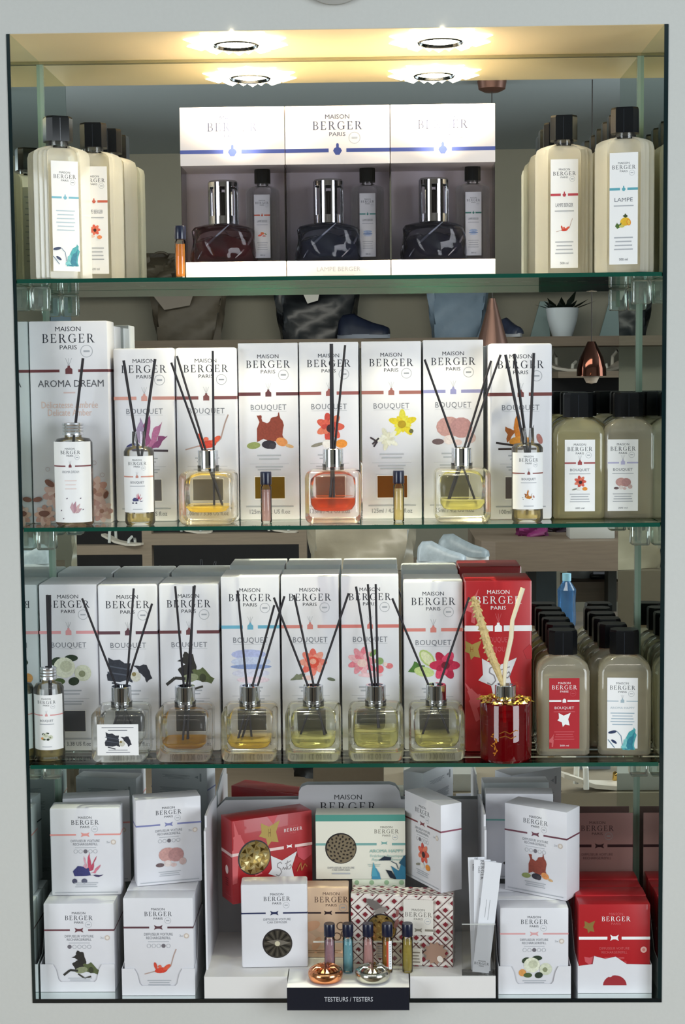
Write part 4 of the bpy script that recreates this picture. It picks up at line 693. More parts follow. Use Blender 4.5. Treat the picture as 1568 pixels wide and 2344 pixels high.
round_tester(321, .035, Z2, 'narrow tester with iris label and two spreading reeds, middle shelf', .0225, .118, .020, .104, d_tester('#cf8f80', 'iris', 'BOUQUET'), .022, [(283, 825, 318, 1045), (355, 822, 324, 1045)], cap=False)
round_tester(1207, .035, Z2, 'narrow tester with amber flower label, right end of the middle shelf', .0232, .118, .020, .104, d_tester('#8a4a46', 'amber', 'BOUQUET'), .022, [(1157, 812, 1204, 1040), (1177, 810, 1208, 1040), (1222, 808, 1212, 1040)], cap=False)
LQY = ((.98, .88, .45), (.95, .72, .16)); LQO = ((.9, .35, .12), (.75, .16, .03)); LQP = ((.95, .92, .6), (.82, .78, .34)); LQG = ((.93, .92, .62), (.78, .76, .36)); LQA = ((.98, .75, .3), (.9, .55, .1))
cube_diffuser(413, 545, .045, Z2, 'cube diffuser with a little yellow oil before the chili pepper carton', [(392, 830, 463, 1028), (405, 815, 470, 1028), (487, 803, 489, 1028)], LQY, .12)
cube_diffuser(700, 828, .050, Z2, 'cube diffuser with orange red oil on the middle shelf', [(757, 787, 758, 1028), (790, 790, 766, 1028), (760, 787, 763, 1028)], LQO, .3)
cube_diffuser(997, 1118, .052, Z2, 'cube diffuser with pale yellow oil before the lilac banded carton', [(972, 823, 1044, 1024), (1124, 826, 1063, 1024), (1146, 812, 1071, 1024)], LQP, .22)
vial(610, .055, Z2, 'mauve tester vial before the olive windowed carton', (.85, .7, .68), (.8, .58, .55))
vial(913, .055, Z2, 'yellow tester vial before the brown windowed carton', (.98, .9, .6), (.92, .8, .42))
LB = lambda band, art, base=None, ink=INK, title='BOUQUET': (lambda p, w, h: label_design(p, w, h, band, art, title, base, 'd', ink))
refill_bottle(U(1322, 1100, .095).x, .095, Z2, 'yellowish refill bottle with red anemone label beside the amber flower carton', LB('#a3484a', 'anemone'), 0, liquid=REFY)
refill_bottle(U(1436, 1100, .095).x, .095, Z2, 'clear refill bottle with pink stones label at right end of middle shelf', LB('#b9b6d6', 'stones'), 0, loff=-.011)
refill_bottle(U(1331, 1100, .156).x, .156, Z2, 'yellowish refill bottle behind the anemone labelled one', LB('#a3484a', 'anemone'), 0, liquid=REFY)
refill_bottle(U(1450, 1100, .156).x, .156, Z2, 'clear refill bottle behind the pink stones labelled one, by the mirror', LB('#b9b6d6', 'stones'), 0)

# ================================================================ LOWEST GLASS SHELF
A = Z3
bq(92, 226, 1530, 1337, .088, A, 'tall carton with white jasmine and pink band, lower shelf far left', '#e2a0a4', 'jasmine', '#55565c', V100, .0035)
bq(226.5, 363, 1530, 1338, .085, A, 'tall carton with black vanilla pod bundle print', '#63404a', 'vanpod', '#5a5a60', V100, .0035)
bq(366, 503, 1530, 1336, .085, A, 'tall carton with dark bark and moss print', '#6e4246', 'bark', '#56585c', V100, .0035)
bq(508, 641, 1530, 1320, .085, A, 'tall carton with blue band and folded linen print', '#6fb3cc', 'linen', '#56585c', V125)
bq(645, 777, 1530, 1319, .085, A, 'tall carton with salmon band and single coral rose print', '#dd8c82', 'rose', '#5c5a58', V125)
bq(782, 914, 1530, 1318, .085, A, 'tall carton with pink peony and berries print', '#dc8078', 'peony', '#56585c', V125)
bq(924, 1061, 1530, 1330, .085, A, 'tall carton with lime and red hibiscus print', '#e08a80', 'hibiscus', '#5c5a58', V100, .0035)
RED = P('#b01c24', .38, noise=.03, scale=40, coat=.2); REDM = '#b01c24'
GOLD = P('#b39a55', .4, metal=.3); PNK = P('#cf5f63', .5)
STAR = [(-.45, .5), (-.05, .28), (.5, .52), (.3, .0), (.42, -.5), (.06, -.42), (-.12, -.62), (-.2, -.25), (-.55, -.1), (-.42, .05)]
EIF = [(0, 1), (.05, .62), (.10, .60), (.10, .54), (.16, .30), (.24, .28), (.24, .22), (.42, -.5), (.24, -.5), (.12, -.1), (-.12, -.1), (-.24, -.5), (-.42, -.5), (-.24, .22), (-.24, .28), (-.16, .30), (-.10, .54), (-.10, .60), (-.05, .62)]
def clip(pts, w, h):
    for ax, lim, sg in ((0, 0, 1), (0, w, -1), (1, 0, 1), (1, h, -1)):
        out = []
        for i in range(len(pts)):
            a, b = pts[i - 1], pts[i]; ia, ib = (a[ax] - lim) * sg >= 0, (b[ax] - lim) * sg >= 0
            if ia != ib: q = (lim - a[ax]) / (b[ax] - a[ax]); out.append((a[0] + (b[0] - a[0]) * q, a[1] + (b[1] - a[1]) * q))
            if ib: out.append(b)
        pts = out
        if not pts: return pts
    return pts
def shape(p, pts, cx, cy, s, m, w, h, ang=0):
    c, s_ = math.cos(math.radians(ang)), math.sin(math.radians(ang)); q = clip([(cx + (x * c - y * s_) * s, cy + (x * s_ + y * c) * s) for x, y in pts], w, h)
    if len(q) > 2: p.poly(q, m)
def script_mark(p, cx, cy, s, m):
    c = [(-.5, -.35), (-.3, -.45), (-.12, -.25), (-.2, -.02), (-.4, .1), (-.38, .3), (-.2, .38), (-.1, .26)]; p.line([(cx + a * s, cy + b * s) for a, b in c], s * .06, m)
    p.line([(cx + a * s, cy + b * s) for a, b in [(-.08, -.1), (.0, .05), (.06, -.12), (.14, .0), (.2, -.14), (.3, .05)]], s * .05, m)
    p.line([(cx + a * s, cy + b * s) for a, b in [(.28, .4), (.2, .1), (.24, -.1), (.4, -.14), (.52, .02), (.46, .14), (.38, .06)]], s * .05, m); p.line([(cx + .1 * s, cy + .22 * s), (cx + .5 * s, cy + .36 * s)], s * .05, m)
def d_red(p, w, h):
    y = lambda f: h * (1 - f); shape(p, EIF, w * .08, y(.17), w * .34, PNK, w, h, -22); shape(p, EIF, w * .2, y(.72), w * .42, PNK, w, h, 32)
    p.rect(0, y(.295), w * .42, y(.262), WHITE); p.rect(w * .58, y(.295), w, y(.262), WHITE); p.brand(w * .5, y(.115), w * .68, WHITE, seal=False)
    z = w * .055; c = w * .5; yy = y(.278); p.poly([(c - z, yy - z), (c + z, yy - z), (c + z, yy + z * .5), (c + z * .35, yy + z), (c + z * .35, yy + z * 1.5), (c - z * .35, yy + z * 1.5), (c - z * .35, yy + z), (c - z, yy + z * .5)], WHITE)
    for a in (-.8, .8, 0): p.line([(c, yy + z * 1.5), (c + a * z, yy + z * 4)], z * .12, PNK)
    p.text('BOUQUET', w * .5, y(.345), w * .36, h * .03, PINKR); p.text('BIJOU', w * .5, y(.40), w * .2, h * .028, PINKR)
    shape(p, STAR, w * .12, y(.40), w * .26, GOLD, w, h, 0); p.text('H', w * .1, y(.40), w * .045, h * .03, P('#9a5a2a', .5)); shape(p, [(0, .5), (.3, .1), (.5, 0), (.2, -.4), (-.2, -.4), (-.4, .1)], w * .97, y(.42), w * .25, P('#bb3038', .5), w, h)
    shape(p, STAR, w * .5, y(.56), w * .55, P('#dcdcde', .5), w, h); script_mark(p, w * .5, y(.55), w * .34, P('#8e8a8c', .4)); shape(p, [(0, .4), (.5, .1), (.3, -.3), (-.2, -.4)], w * .2, y(.93), w * .2, P('#bb3038', .5), w, h)
bq(1064, 1218, 1530, 1328, .0715, A, 'bright red tall carton with white star emblem behind red diffuser', '#f0f0f0', None, None, None, .003, body=RED, fn=d_red)
T3 = [
 (218, 345, .036, 'cube diffuser with small white vanilla label stuck on its front', [(188, 1370, 267, 1573), (306, 1347, 290, 1573), (348, 1382, 288, 1573)], None, 0, 'vanpod'),
 (363, 490, .034, 'cube diffuser with thin orange oil before the bark print carton', [(401, 1342, 421, 1573), (446, 1340, 428, 1573), (443, 1342, 434, 1573)], LQA, .12, None),
 (513, 635, .034, 'cube diffuser with golden oil before the linen print carton', [(544, 1352, 565, 1573), (628, 1385, 577, 1573), (651, 1365, 589, 1573)], LQY, .17, None),
 (658, 780, .034, 'cube diffuser with pale gold oil before the coral rose carton', [(627, 1368, 706, 1573), (673, 1362, 719, 1573), (798, 1358, 725, 1573)], LQG, .24, None),
 (800, 922, .034, 'cube diffuser half full of yellow green oil before the peony carton', [(815, 1343, 853, 1573), (842, 1337, 859, 1573), (860, 1337, 865, 1573)], LQG, .42, None),
 (938, 1060, .034, 'cube diffuser with pale yellow oil before the hibiscus carton', [(898, 1370, 983, 1573), (1074, 1367, 1004, 1573)], LQP, .25, None)]
for a in T3: cube_diffuser(a[0], a[1], a[2]*0 + .043, A, a[3], a[4], a[5], a[6], a[7])
round_tester(116, .042, A, 'round tester with ribbed metal cap and jasmine label, lower shelf left corner', .0225, .118, .018, .102, d_tester('#e0a0a0', 'jasmine', 'BOUQUET'), .016, [(108, 1362, 113, 1545), (114, 1362, 116, 1545)])
# red round diffuser
c = U(1157, 1690, .028); t = thing('jewel_diffuser', 'round ruby red glass diffuser with gold leaf rim and willow twigs', 'reed diffuser', (c.x, .028, A)); R = .0385
MB().lathe([(R * .93, .0005), (R, .004), (R, .086), (R * .97, .0885), (R * .9, .089)], glass('ruby', (.62, .03, .04), milk=.35, milkcol=(.45, .004, .012), ior=1.55), 48).build('glass_body', t)
MB().lathe([(R * .82, .006), (R * .86, .01), (R * .86, .055)], glass('ruby_in', (.5, .02, .03), milk=.5, milkcol=(.4, .003, .01), ior=1.2), 40).build('oil', t)
gm = MB(); GLD = P('#d8b45e', .18, metal=1)
for k in range(34):
    a = 2 * PI * k / 34; r0 = .024 + .016 * (k % 3) / 2
    for q in range(2):
        rr = r0 if q == 0 else .034; aa = a + q * .1; cx, cy = rr * math.cos(aa), rr * math.sin(aa); s = .0062; dx, dy = math.cos(aa + (k % 4) * .5), math.sin(aa + (k % 4) * .5)
        gm.add([(cx - dx * s, cy - dy * s, .0895), (cx + dy * s * .5, cy - dx * s * .5, .0902), (cx + dx * s, cy + dy * s, .0893 + .002 * (k % 2)), (cx - dy * s * .5, cy + dx * s * .5, .0902), (cx, cy, .0925)], [(0, 1, 4), (1, 2, 4), (2, 3, 4), (3, 0, 4)], GLD)
gm.build('gold_leaf_rim', t, smooth=False)
MB().lathe([(.015, .089), (.0158, .0895), (.0158, .112), (.015, .1128), (.0115, .1128), (.011, .106)], CHROME, 40).build('collar', t)
lb = MB(); p = Panel(lb, lambda u, v, l: ((R + .0002 + l) * math.sin(u / R), -(R + .0002 + l) * math.cos(u / R), v), True)
for k in range(9): a = k * .5; p.ell(-.02 + .004 * math.sin(a * 3) , .016 + k * .0035, .0024, .0009, P('#c8801e', .3, metal=.6), k * 50)
p.line([(-.012, .046), (-.004, .05), (.004, .046), (.012, .051), (.016, .05)], .0013, P('#a86a2a', .3, metal=.6)); p.line([(-.012, .040), (-.003, .043), (.005, .039), (.013, .042)], .0013, P('#a86a2a', .3, metal=.6)); p.line([(-.016, .038), (-.02, .03), (-.016, .02), (-.02, .012)], .0012, P('#b8701e', .3, metal=.6))
lb.build('gilt_ornament', t)
loc = Vector((c.x, .028, A))
pts = [U(1150, 1568, .028) - loc, U(1137, 1530, .024) - loc, U(1120, 1490, .024) - loc, U(1106, 1440, .024) - loc, U(1092, 1395, .024) - loc, U(1083, 1366, .024) - loc]
tw = MB(); TWG = P('#d8bf86', .7, noise=.25, scale=160, bump=.4); tw.tube([(0, 0, .02)] + pts, [.002, .0027, .0055, .0062, .0058, .005, .003], TWG, 8)
for k in range(46):
    f = .25 + .75 * k / 46; i = min(4, int(f * 5)); q = pts[i].lerp(pts[i + 1], f * 5 - i); a = k * 2.4
    tw.tube([q + Vector((math.cos(a), math.sin(a), 0)) * .0035, q + Vector((math.cos(a) * .0085, math.sin(a) * .0085, -.003))], [.0028, .001], TWG, 5)
tw.build('rough_twig', t)
pts = [(0, 0, .02)] + [U(a, b, .028) - loc for a, b in [(1153, 1568), (1157, 1520), (1170, 1460), (1173, 1420), (1186, 1380), (1197, 1346)]]
MB().tube(pts, [.002, .0028, .0034, .0036, .0032, .0034, .0036], P('#eadfc0', .6, noise=.08, scale=60), 8).build('smooth_twig', t)
p = None
LBR = lambda p, w, h: (label_design(p, w, h, None, None, 'BOUQUET', P('#b32530', .45), 'd', WHITE), p.rect(0, h * .665, w * .4, h * .69, WHITE), p.rect(w * .6, h * .665, w, h * .69, WHITE), p.poly([(w * .44, h * .655), (w * .56, h * .655), (w * .56, h * .69), (w * .52, h * .71), (w * .48, h * .71), (w * .44, h * .69)], WHITE), shape(p, STAR, w * .5, h * .42, w * .42, WHITE, w, h), shape(p, EIF, w * .06, h * .1, w * .3, PNK, w, h, -20))
refill_bottle(U(1287, 1600, .065).x, .065, A, 'clear refill bottle with red label, right of the red diffuser', LBR, 0)
refill_bottle(.3365, .1215, A, 'refill bottle just behind the red labelled one', LBR, 0, liquid=REFY)
refill_bottle(.3365, .178, A, 'rearmost refill bottle in the red labelled row', LBR, 0, liquid=REFY)
LBA = lambda p, w, h: (p.rect(0, 0, w, h, WHITE), p.brand(w / 2, h * .86, w * .82, INK), p.band(w, h * .67, h * .014, P('#a9bcc6', .5), 'd', isz=w * .06), p.text('AROMA HAPPY', w / 2, h * .575, w * .8, h * .03, P('#b5c3cc', .5)), p.bars(w / 2, h * .5, w * .78, 5, h * .012, h * .04, P('#9fb4c2', .5)), p.art('aqua', w * .5, h * .16, w * .85))
refill_bottle(U(1428, 1600, .065).x, .065, A, 'clear refill bottle with blue leaf label at the lower shelf right end', LBA, -.08, loff=-.004)
refill_bottle(.4175, .1215, A, 'refill bottle just behind the blue leaf labelled one', LBA, 0)
refill_bottle(.4165, .178, A, 'rearmost refill bottle in the blue leaf labelled row', LBA, 0)

# ================================================================ NICHE FLOOR
def tray_box(name, cx, Y0, w, d, label, hf=.0435, style=0, group='open counter trays', z=0.0004):
    mb = MB(); M = CARD; e = .0009; hw = w / 2
    if style == 0: out = [(-hw, 0), (hw, 0), (hw, hf), (hw - w * .17, hf), (hw - w * .21, hf * .8), (hw - w * .24, hf * .45), (hw - w * .27, hf * .36), (-hw + w * .27, hf * .36), (-hw + w * .24, hf * .45), (-hw + w * .21, hf * .8), (-hw + w * .17, hf), (-hw, hf)]
    else: out = [(-hw, 0), (hw, 0), (hw, hf), (w * .16, hf * 1.02), (w * .01, hf * 1.28), (-w * .13, hf * 1.2), (-w * .28, hf * 1.3), (-w * .3, hf * 1.02), (-hw, hf * .95)]
    mb.plate(out, e, M, at=0); mb.box(-hw, hw, e, d, 0, e, M); mb.box(-hw, hw, d - e, d, e, .10, M)
    for s in (-1, 1):
        x0, x1 = (-hw, -hw + e) if s < 0 else (hw - e, hw); prof = [(e, e), (d - e, e), (d - e, .10), (d * .55, .10), (d * .3, hf * 1.1), (e, hf)]
        n = len(prof); mb.add([(x0, a, b) for a, b in prof] + [(x1, a, b) for a, b in prof], [tuple(range(n)), tuple(range(n, 2 * n))[::-1]] + [(i, (i + 1) % n, (i + 1) % n + n, i + n) for i in range(n)], M)
    if style == 1:
        p = Panel(mb, lambda u, v, l: (u, -l, v)); p.poly([(w * .16 * math.cos(a), hf * .28 + w * .14 * math.sin(a)) for a in [PI * k / 12 for k in range(13)]], P('#9c2830', .5)); p.ell(w * -.06, hf * .62, w * .03, w * .02, CARD, 20)
    return mb.build(name, loc=(cx, Y0, z), smooth=False, label=label, cat='tray', group=group)
GR = 'car refill cartons'
def rf(band, art, dot=0, cnt='2x', ink=INK, **k): return lambda p, w, h: d_refill(p, w, h, band, art, ink, dot, cnt, **k)
RW, RH, RD = .1065, .1370, .038
def row(cx, Y, w, h, n, labels, fn, band, body=None, z=.0015):
    for k in range(n): carton('refill_carton', cx, Y + k * (RD + .001), z, w, h, RD, labels[k], fn, group=GR, band=band, bandf=.305, body=body, r=.002 if k == 0 else .001)
c1, w1 = spanX(98, 268, 2150, .032); tray_box('counter_tray', (U(90, 2240, .028).x + U(266, 2240, .028).x) / 2, .027, .1145, .125, 'white open tray in the bottom left corner holding bark print cartons')
row(-.4075, .0292, .108, .1372, 3, ['carton with black bark and moss print in the bottom left tray', 'second carton in the bottom left tray, behind the bark print front one', 'rearmost carton in the bottom left tray'], rf('#6b3b44', 'bark', 0, '2x'), '#6b3b44')
carton('refill_carton', -.4015, .066, .1390, .1085, .1385, RD, 'carton with purple iris print stacked over the bottom left tray', rf('#e49a94', 'iris', 2), rz=.03, group=GR, band='#e49a94', bandf=.305, r=.003)
carton('refill_carton', -.394, .125, .1392, .105, .139, RD, 'plain backed carton leaning behind the purple iris print carton', rf('#e49a94', None), rz=.16, group=GR, band='#4c4f58', bandf=.305)
tray_box('counter_tray', (U(277, 2250, .013).x + U(449, 2250, .013).x) / 2, .012, .1115, .125, 'white open tray, second from the left, holding chili print cartons', .042)
row(-.2835, .0142, .1065, .1505, 3, ['carton with red chili print in the second tray', 'second carton in the chili print tray', 'rearmost carton in the chili print tray'], rf('#5c3a42', 'chili', 3, '2x', y0=0), '#5c3a42')
carton('refill_carton', -.2735, .080, .1524, .102, .1365, RD, 'carton with grey stones print turned to show its left side', rf('#7f84b4', 'stones', 2), rz=.28, group=GR, band='#7f84b4', bandf=.305, r=.002)
tray_box('counter_tray', .287, .0155, .1095, .125, 'white open tray right of the big display, holding jasmine print cartons')
row(.2865, .0178, .1035, .1325, 3, ['carton with white jasmine and orange print in the right tray', 'second carton in the jasmine print tray', 'rearmost carton in the jasmine print tray'], rf('#dba6a8', 'jasmine', 2), '#dba6a8')
carton('refill_carton', .2938, .0745, .1345, .107, .1385, .045, 'carton with brown leather print turned and stacked on the jasmine cartons', rf('#6e3c4a', 'leather', 2), rz=-.575, group=GR, band='#6e3c4a', bandf=.305, r=.001)
carton('refill_carton', .276, .152, .1348, .107, .139, RD, 'cream lit carton with teal band mostly hidden behind the leather print carton', rf('#7fc0b4', 'bark', 2), rz=-.04, group=GR, band='#7fc0b4', bandf=.27)
# red row
tray_box('counter_tray', .4085, .0185, .1115, .165, 'white tray with star cut front at bottom right, holding red cartons', .0445, 1)
def d_redrefill(p, w, h):
    y = lambda f: h * (1 - f); shape(p, STAR, w * .15, y(.25), w * .16, P('#8a7038', .5), w, h); shape(p, [(-.5, .3), (0, .2), (.5, .4), (.3, -.3), (0, -.5), (-.4, -.2)], w * .15, y(.63), w * .15, PINKR, w, h)
    p.brand(w * .52, y(.165), w * .40, WHITE, seal=False, m2=PNK); p.rect(0, y(.40), w * .4, y(.368), WHITE); p.rect(w * .6, y(.40), w, y(.368), WHITE)
    c, b, a, yy = w * .5, w * .045, w * .06, y(.38); p.poly([(c - a, yy - b), (c - a * .35, yy - b * .5), (c + a * .35, yy - b * .5), (c + a, yy - b), (c + a * .75, yy), (c + a, yy + b), (c + a * .35, yy + b * .5), (c - a * .35, yy + b * .5), (c - a, yy + b), (c - a * .75, yy)], WHITE)
    p.text('DIFFUSEUR VOITURE', w * .5, y(.50), w * .42, h * .028, PNK); p.text('RECHARGE/REFILL', w * .5, y(.545), w * .36, h * .028, PNK); p.bars(w * .5, y(.61), w * .28, 1, h * .01, 1, PNK)
    for k in range(5): p.ell(w * (.43 + .055 * k), y(.66), w * .024, w * .024, PNK if k == 0 else P('#c0343c', .5))
    p.ell(w * .91, y(.515), w * .045, w * .045, P('#e0b0a8', .5)); p.ell(w * .91, y(.515), w * .022, w * .022, P('#c97a74', .5))
    p.ell(w * .85, y(.72), w * .09, w * .05, PINKR, -15); p.ell(w * .85, y(.72), w * .05, w * .012, P('#9a1820', .5), -15)
for k, lb_ in enumerate(['red carton with gold star and pink lips, front of the bottom right tray', 'second red carton in the bottom right tray', 'third red carton in the bottom right tray', 'rearmost red carton in the bottom right tray']):
    o = carton('refill_carton', .408, .0205 + k * .039, .0015, .1075, .1365 + .002 * (k % 2), RD, lb_, d_redrefill, group='red car refill cartons', body=RED, r=.001)
hm = MB().plate([(-.0535, 0), (.0535, 0), (.0535, .232), (-.0535, .232)], .0012, P('#b58a86', .5, noise=.03), at=0); p = Panel(hm, lambda u, v, l: (u - .0535, -l, v)); p.brand(.05, .207, .052, P('#4a3036', .5)); p.band(.107, .178, .0045, P('#3a141c', .5), 'b', gap=.12, isz=.006); p.text('DIFFUSEUR VOITURE', .05, .164, .05, .004, P('#6a484c', .5)); p.text('RECHARGE/REFILL', .05, .158, .045, .004, P('#6a484c', .5))
hm.build('header_card', loc=(.408, .186, .0006), smooth=False, label='dusty pink upright header card behind the red refill cartons', cat='card')
# big display stand
t = thing('display_stand', 'large white cardboard display with headed back panel in the bottom middle', 'display stand', (0, 0, .0004)); zt = .0336; XL, XR = -.2135, .2268
n0, n1 = -.0875, .098
bs = MB(); bs.prism([(XL, .0006), (n0, .0006), (n0, .034), (n1, .034), (n1, .0006), (XR, .0006), (XR, .198), (XL, .198)], 0, zt, CARDM); bs.build('base', t, smooth=False)
def H(px, py): q = U(px, py, .195); return (q.x, q.z - .0004)
bk = [(XL, zt), (XR, zt), (XR, H(1100, 1850)[1]), H(1095, 1830), H(918, 1830), H(914, 1812), H(905, 1800), H(892, 1796), H(702, 1797), H(690, 1802), H(684, 1812), H(683, 1830), H(515, 1832), (XL, H(492, 1855)[1])]
bkm = MB().plate(bk, .0015, P('#bdbdc0', .5), at=.1955); p = Panel(bkm, lambda u, v, l: (u, .1955 - l, v)); q = U(797, 1847, .195); p.brand(q.x, q.z - .0004, .0905, P('#24262c', .5), seal=False); bkm.build('back_panel', t, smooth=False)
for s in (-1, 1):
    xa = XL if s < 0 else .2125; prof = [(.03, zt), (.195, zt), (.195, .262), (.12, .27), (.045, .27), (.045, .252), (.03, .25)]; n = len(prof)
    MB().add([(xa, a, b) for a, b in prof] + [(xa + .003, a, b) for a, b in prof], [tuple(range(n)), tuple(range(n, 2 * n))[::-1]] + [(i, (i + 1) % n, (i + 1) % n + n, i + n) for i in range(n)], CARD).build('side_panel', t, smooth=False)
t = thing('tester_platform', 'white topped tester step with navy front reading TESTEURS / TESTERS', 'platform', (0, 0, 0)); a, b = U(657, 2285, -.043).x, U(937, 2285, -.043).x
MB().box(a, b, -.042, .033, .0006, .0338, CARD).build('step', t, smooth=False)
nm = MB().box(a, b, -.0435, -.0421, -.0005, .0338, P('#0b1020', .45)); p = Panel(nm, lambda u, v, l: (u, -.0435 - l, v)); p.text('TESTEURS / TESTERS', U(798, 2287, -.043).x, .0165, .072, .0068, P('#c9cbd2', .5)); nm.build('front_label', t, smooth=False)
ZP = .0342
def puck(px, Y, label, col, deep):
    c = U(px, 2230, Y); t = thing('car_diffuser', label, 'car diffuser', (c.x, Y, ZP), 0, 'round metal tester discs'); R = .0265; M = P(col, .16, metal=1)
    MB().lathe([(R * .78, .0003), (R * .9, .002), (R * .97, .006), (R, .011), (R * .97, .0145), (R * .9, .0165)], M, 44).build('rim', t)
    dm = MB(); dm.lathe([(R * .9, .0165), (R * .72, .0185), (R * .45, .0195), (R * .15, .020), (0, .020)], P(deep, .12, metal=1), 40, cap=False); 
    for k in range(18):
        a = 2 * PI * k / 18; r0, r1 = R * .25, R * .82; s = .0026; dm.add([(r0 * math.cos(a), r0 * math.sin(a), .0198), (r1 * math.cos(a - .12), r1 * math.sin(a - .12), .0178), (r1 * math.cos(a + .12), r1 * math.sin(a + .12), .0178), ((r0 + r1) / 2 * math.cos(a), (r0 + r1) / 2 * math.sin(a), .0222)], [(0, 1, 3), (1, 2, 3), (2, 0, 3)], M)
    dm.build('pierced_top', t, smooth=False); return t
puck(745, -.012, 'round copper coloured car diffuser disc on the tester step', '#e2986a', '#c9835a'); puck(853, -.012, 'round silver car diffuser disc on the tester step', '#c9c8bc', '#d6d2c0')
for px, lab, ti, mk, st in [(755, 'mauve tester vial, leftmost of five in the acrylic rack', (.85, .7, .76), (.72, .5, .58), None), (797, 'turquoise tester vial in the acrylic rack', (.6, .9, .95), (.42, .8, .88), None), (843, 'pink tester vial, third of five in the acrylic rack', (1, .8, .78), (.95, .64, .62), None), (887, 'amber tester vial with red and white label in the rack', (.9, .7, .35), (.7, .45, .12), 1), (933, 'yellow tester vial, rightmost of five in the acrylic rack', (.9, .85, .45), (.72, .6, .18), None)]:
    vial(px, .0195, ZP, lab, ti, mk, .985, st)
rk = MB(); xa, xb = U(717, 2155, .031).x, U(965, 2155, .031).x; rk.box(xa, xb, .0284, .0299, .034, .076, ACRYL); rk.box(xa, xb, .0284, .0326, .0762, .0775, P('#d9dcd9', .2, coat=.5)); rk.build('vial_rack', loc=(0, 0, .0004), smooth=False, label='clear acrylic rack standing behind the five tester vials', cat='rack')
ZF = .0345
def disc_decal(p, cx, cy, r, cols, n=40, holes=True, gold=False):
    p.ell(cx, cy, r, r, P('#2a2628', .4), n=36); p.ell(cx + r * .02, cy - r * .02, r * .93, r * .93, P(cols[0], .25, metal=.7), n=36)
def d_diffw(p, w, h):
    y = lambda f: h * (1 - f); p.brand(w * .54, y(.175), w * .40, INK); p.band(w, y(.345), h * .018, P('#222c52', .5), 'b', isz=w * .05); p.text('DIFFUSEUR VOITURE', w * .54, y(.42), w * .41, h * .026, GREY); p.text('CAR DIFFUSER', w * .54, y(.455), w * .3, h * .026, GREY)
    disc_decal(p, w * .54, y(.71), w * .225, ['#5c5a54'])
    for k in range(24): a = 2 * PI * k / 24; p.poly([(w * .54 + w * .05 * math.cos(a), y(.71) + w * .05 * math.sin(a)), (w * .54 + w * .2 * math.cos(a - .1), y(.71) + w * .2 * math.sin(a - .1)), (w * .54 + w * .2 * math.cos(a + .06), y(.71) + w * .2 * math.sin(a + .06))], P('#3c3b38' if k % 2 else '#78756c', .25, metal=.7))
    p.poly([(w * .38, y(.68)), (w * .55, y(.66)), (w * .74, y(.70)), (w * .55, y(.74))], P('#8a857c', .3, metal=.5)); p.ell(w * .54, y(.71), w * .04, w * .04, P('#c9c2a8', .2))
ci, wi = (-.158 - .0585) / 2, .1015
carton('car_diffuser_carton', ci, .0365, ZF, wi, .131, .040, 'white carton with navy band and dark round window, front of display', d_diffw, rz=.04, group='car diffuser cartons', band='#222c52', bandf=.345, r=.003)
def d_peach(p, w, h):
    y = lambda f: h * (1 - f); p.brand(w * .68, y(.17), w * .62, P('#5a4038', .5)); p.band(w, y(.36), h * .022, P('#2a1820', .5), 'b', ic=.62, isz=w * .06)
    for a, b, r, an in [(.3, .55, .18, 20), (.25, .72, .2, -30), (.4, .8, .14, 60), (.12, .6, .14, 80), (.5, .6, .1, 0)]: p.ell(w * a, y(b), w * r, w * r * .5, P('#e2b08c' if an > 0 else '#eac4a6', .5), an)
    for a, b in ((.85, .55), (.93, .66), (.78, .7)): p.ring(w * a, y(b), w * .08, w * .02, P('#6e5646', .5))
    p.bars(w * .5, y(.9), w * .7, 2, h * .01, h * .03, P('#b89678', .5))
carton('car_diffuser_carton', -.0375, .079, ZF, .084, .1115, .036, 'peach coloured carton behind the white navy banded one', d_peach, group='car diffuser cartons', body=P('#e2c2a4', .5), r=.0015)
def d_polka(p, w, h):
    for i in range(7):
        for j in range(6):
            q = clip([(w * (.09 + .14 * i) + w * .045 * math.cos(a), h * (.95 - .17 * j - .07 * (i % 2)) + w * .045 * math.sin(a)) for a in [2 * PI * k / 16 for k in range(16)]], w, h)
            if len(q) > 2: p.poly(q, P('#9dbb94', .5))
carton('car_diffuser_carton', .0515, .118, ZF, .084, .1125, .040, 'pale green polka dot carton just visible above the patterned carton', d_polka, group='car diffuser cartons', body=P('#dfe3cf', .5), r=.0015)
def tile(p, w, h, n, M1, M2, x0=0):
    s = w / n
    for i in range(n + 1):
        for j in range(int(h / s) + 2):
            cx, cy = (i + .5 * (j % 2)) * s, j * s * .5
            q = clip([(cx + s * .36 * math.cos(a) * (1 if k % 2 else .8), cy + s * .36 * math.sin(a) * (1 if k % 2 else .8)) for k, a in enumerate([2 * PI * k / 8 + PI / 8 for k in range(8)])], w, h)
    for i in range(-1, n * 2 + 1):
        p_ = i * s / 1
        for sg in (1, -1):
            for j in range(int(h / s) + 1):
                cx, cy = i * s, j * s; q = clip([(cx - s * .03, cy - s * .03), (cx, cy + s * .05), (cx + s, cy + sg * s + s * .05), (cx + s * 1.0, cy + sg * s - s * .03)], w, h)
                if len(q) > 2: p.poly(q, M1)
    for i in range(n + 1):
        for j in range(int(h / s) + 2):
            for ox, oy in ((.5, 0), (0, .5)):
                cx, cy = (i + ox) * s, (j + oy) * s; r = s * .19; q = clip([(cx + r * (1.0 if k % 2 == 0 else .72) * math.cos(a), cy + r * (1.0 if k % 2 == 0 else .72) * math.sin(a)) for k, a in enumerate([2 * PI * k / 8 for k in range(8)])], w, h)
                if len(q) > 2: p.poly(q, M2)
MAR, BRN = P('#7a1c2a', .45), P('#5a2c30', .45)
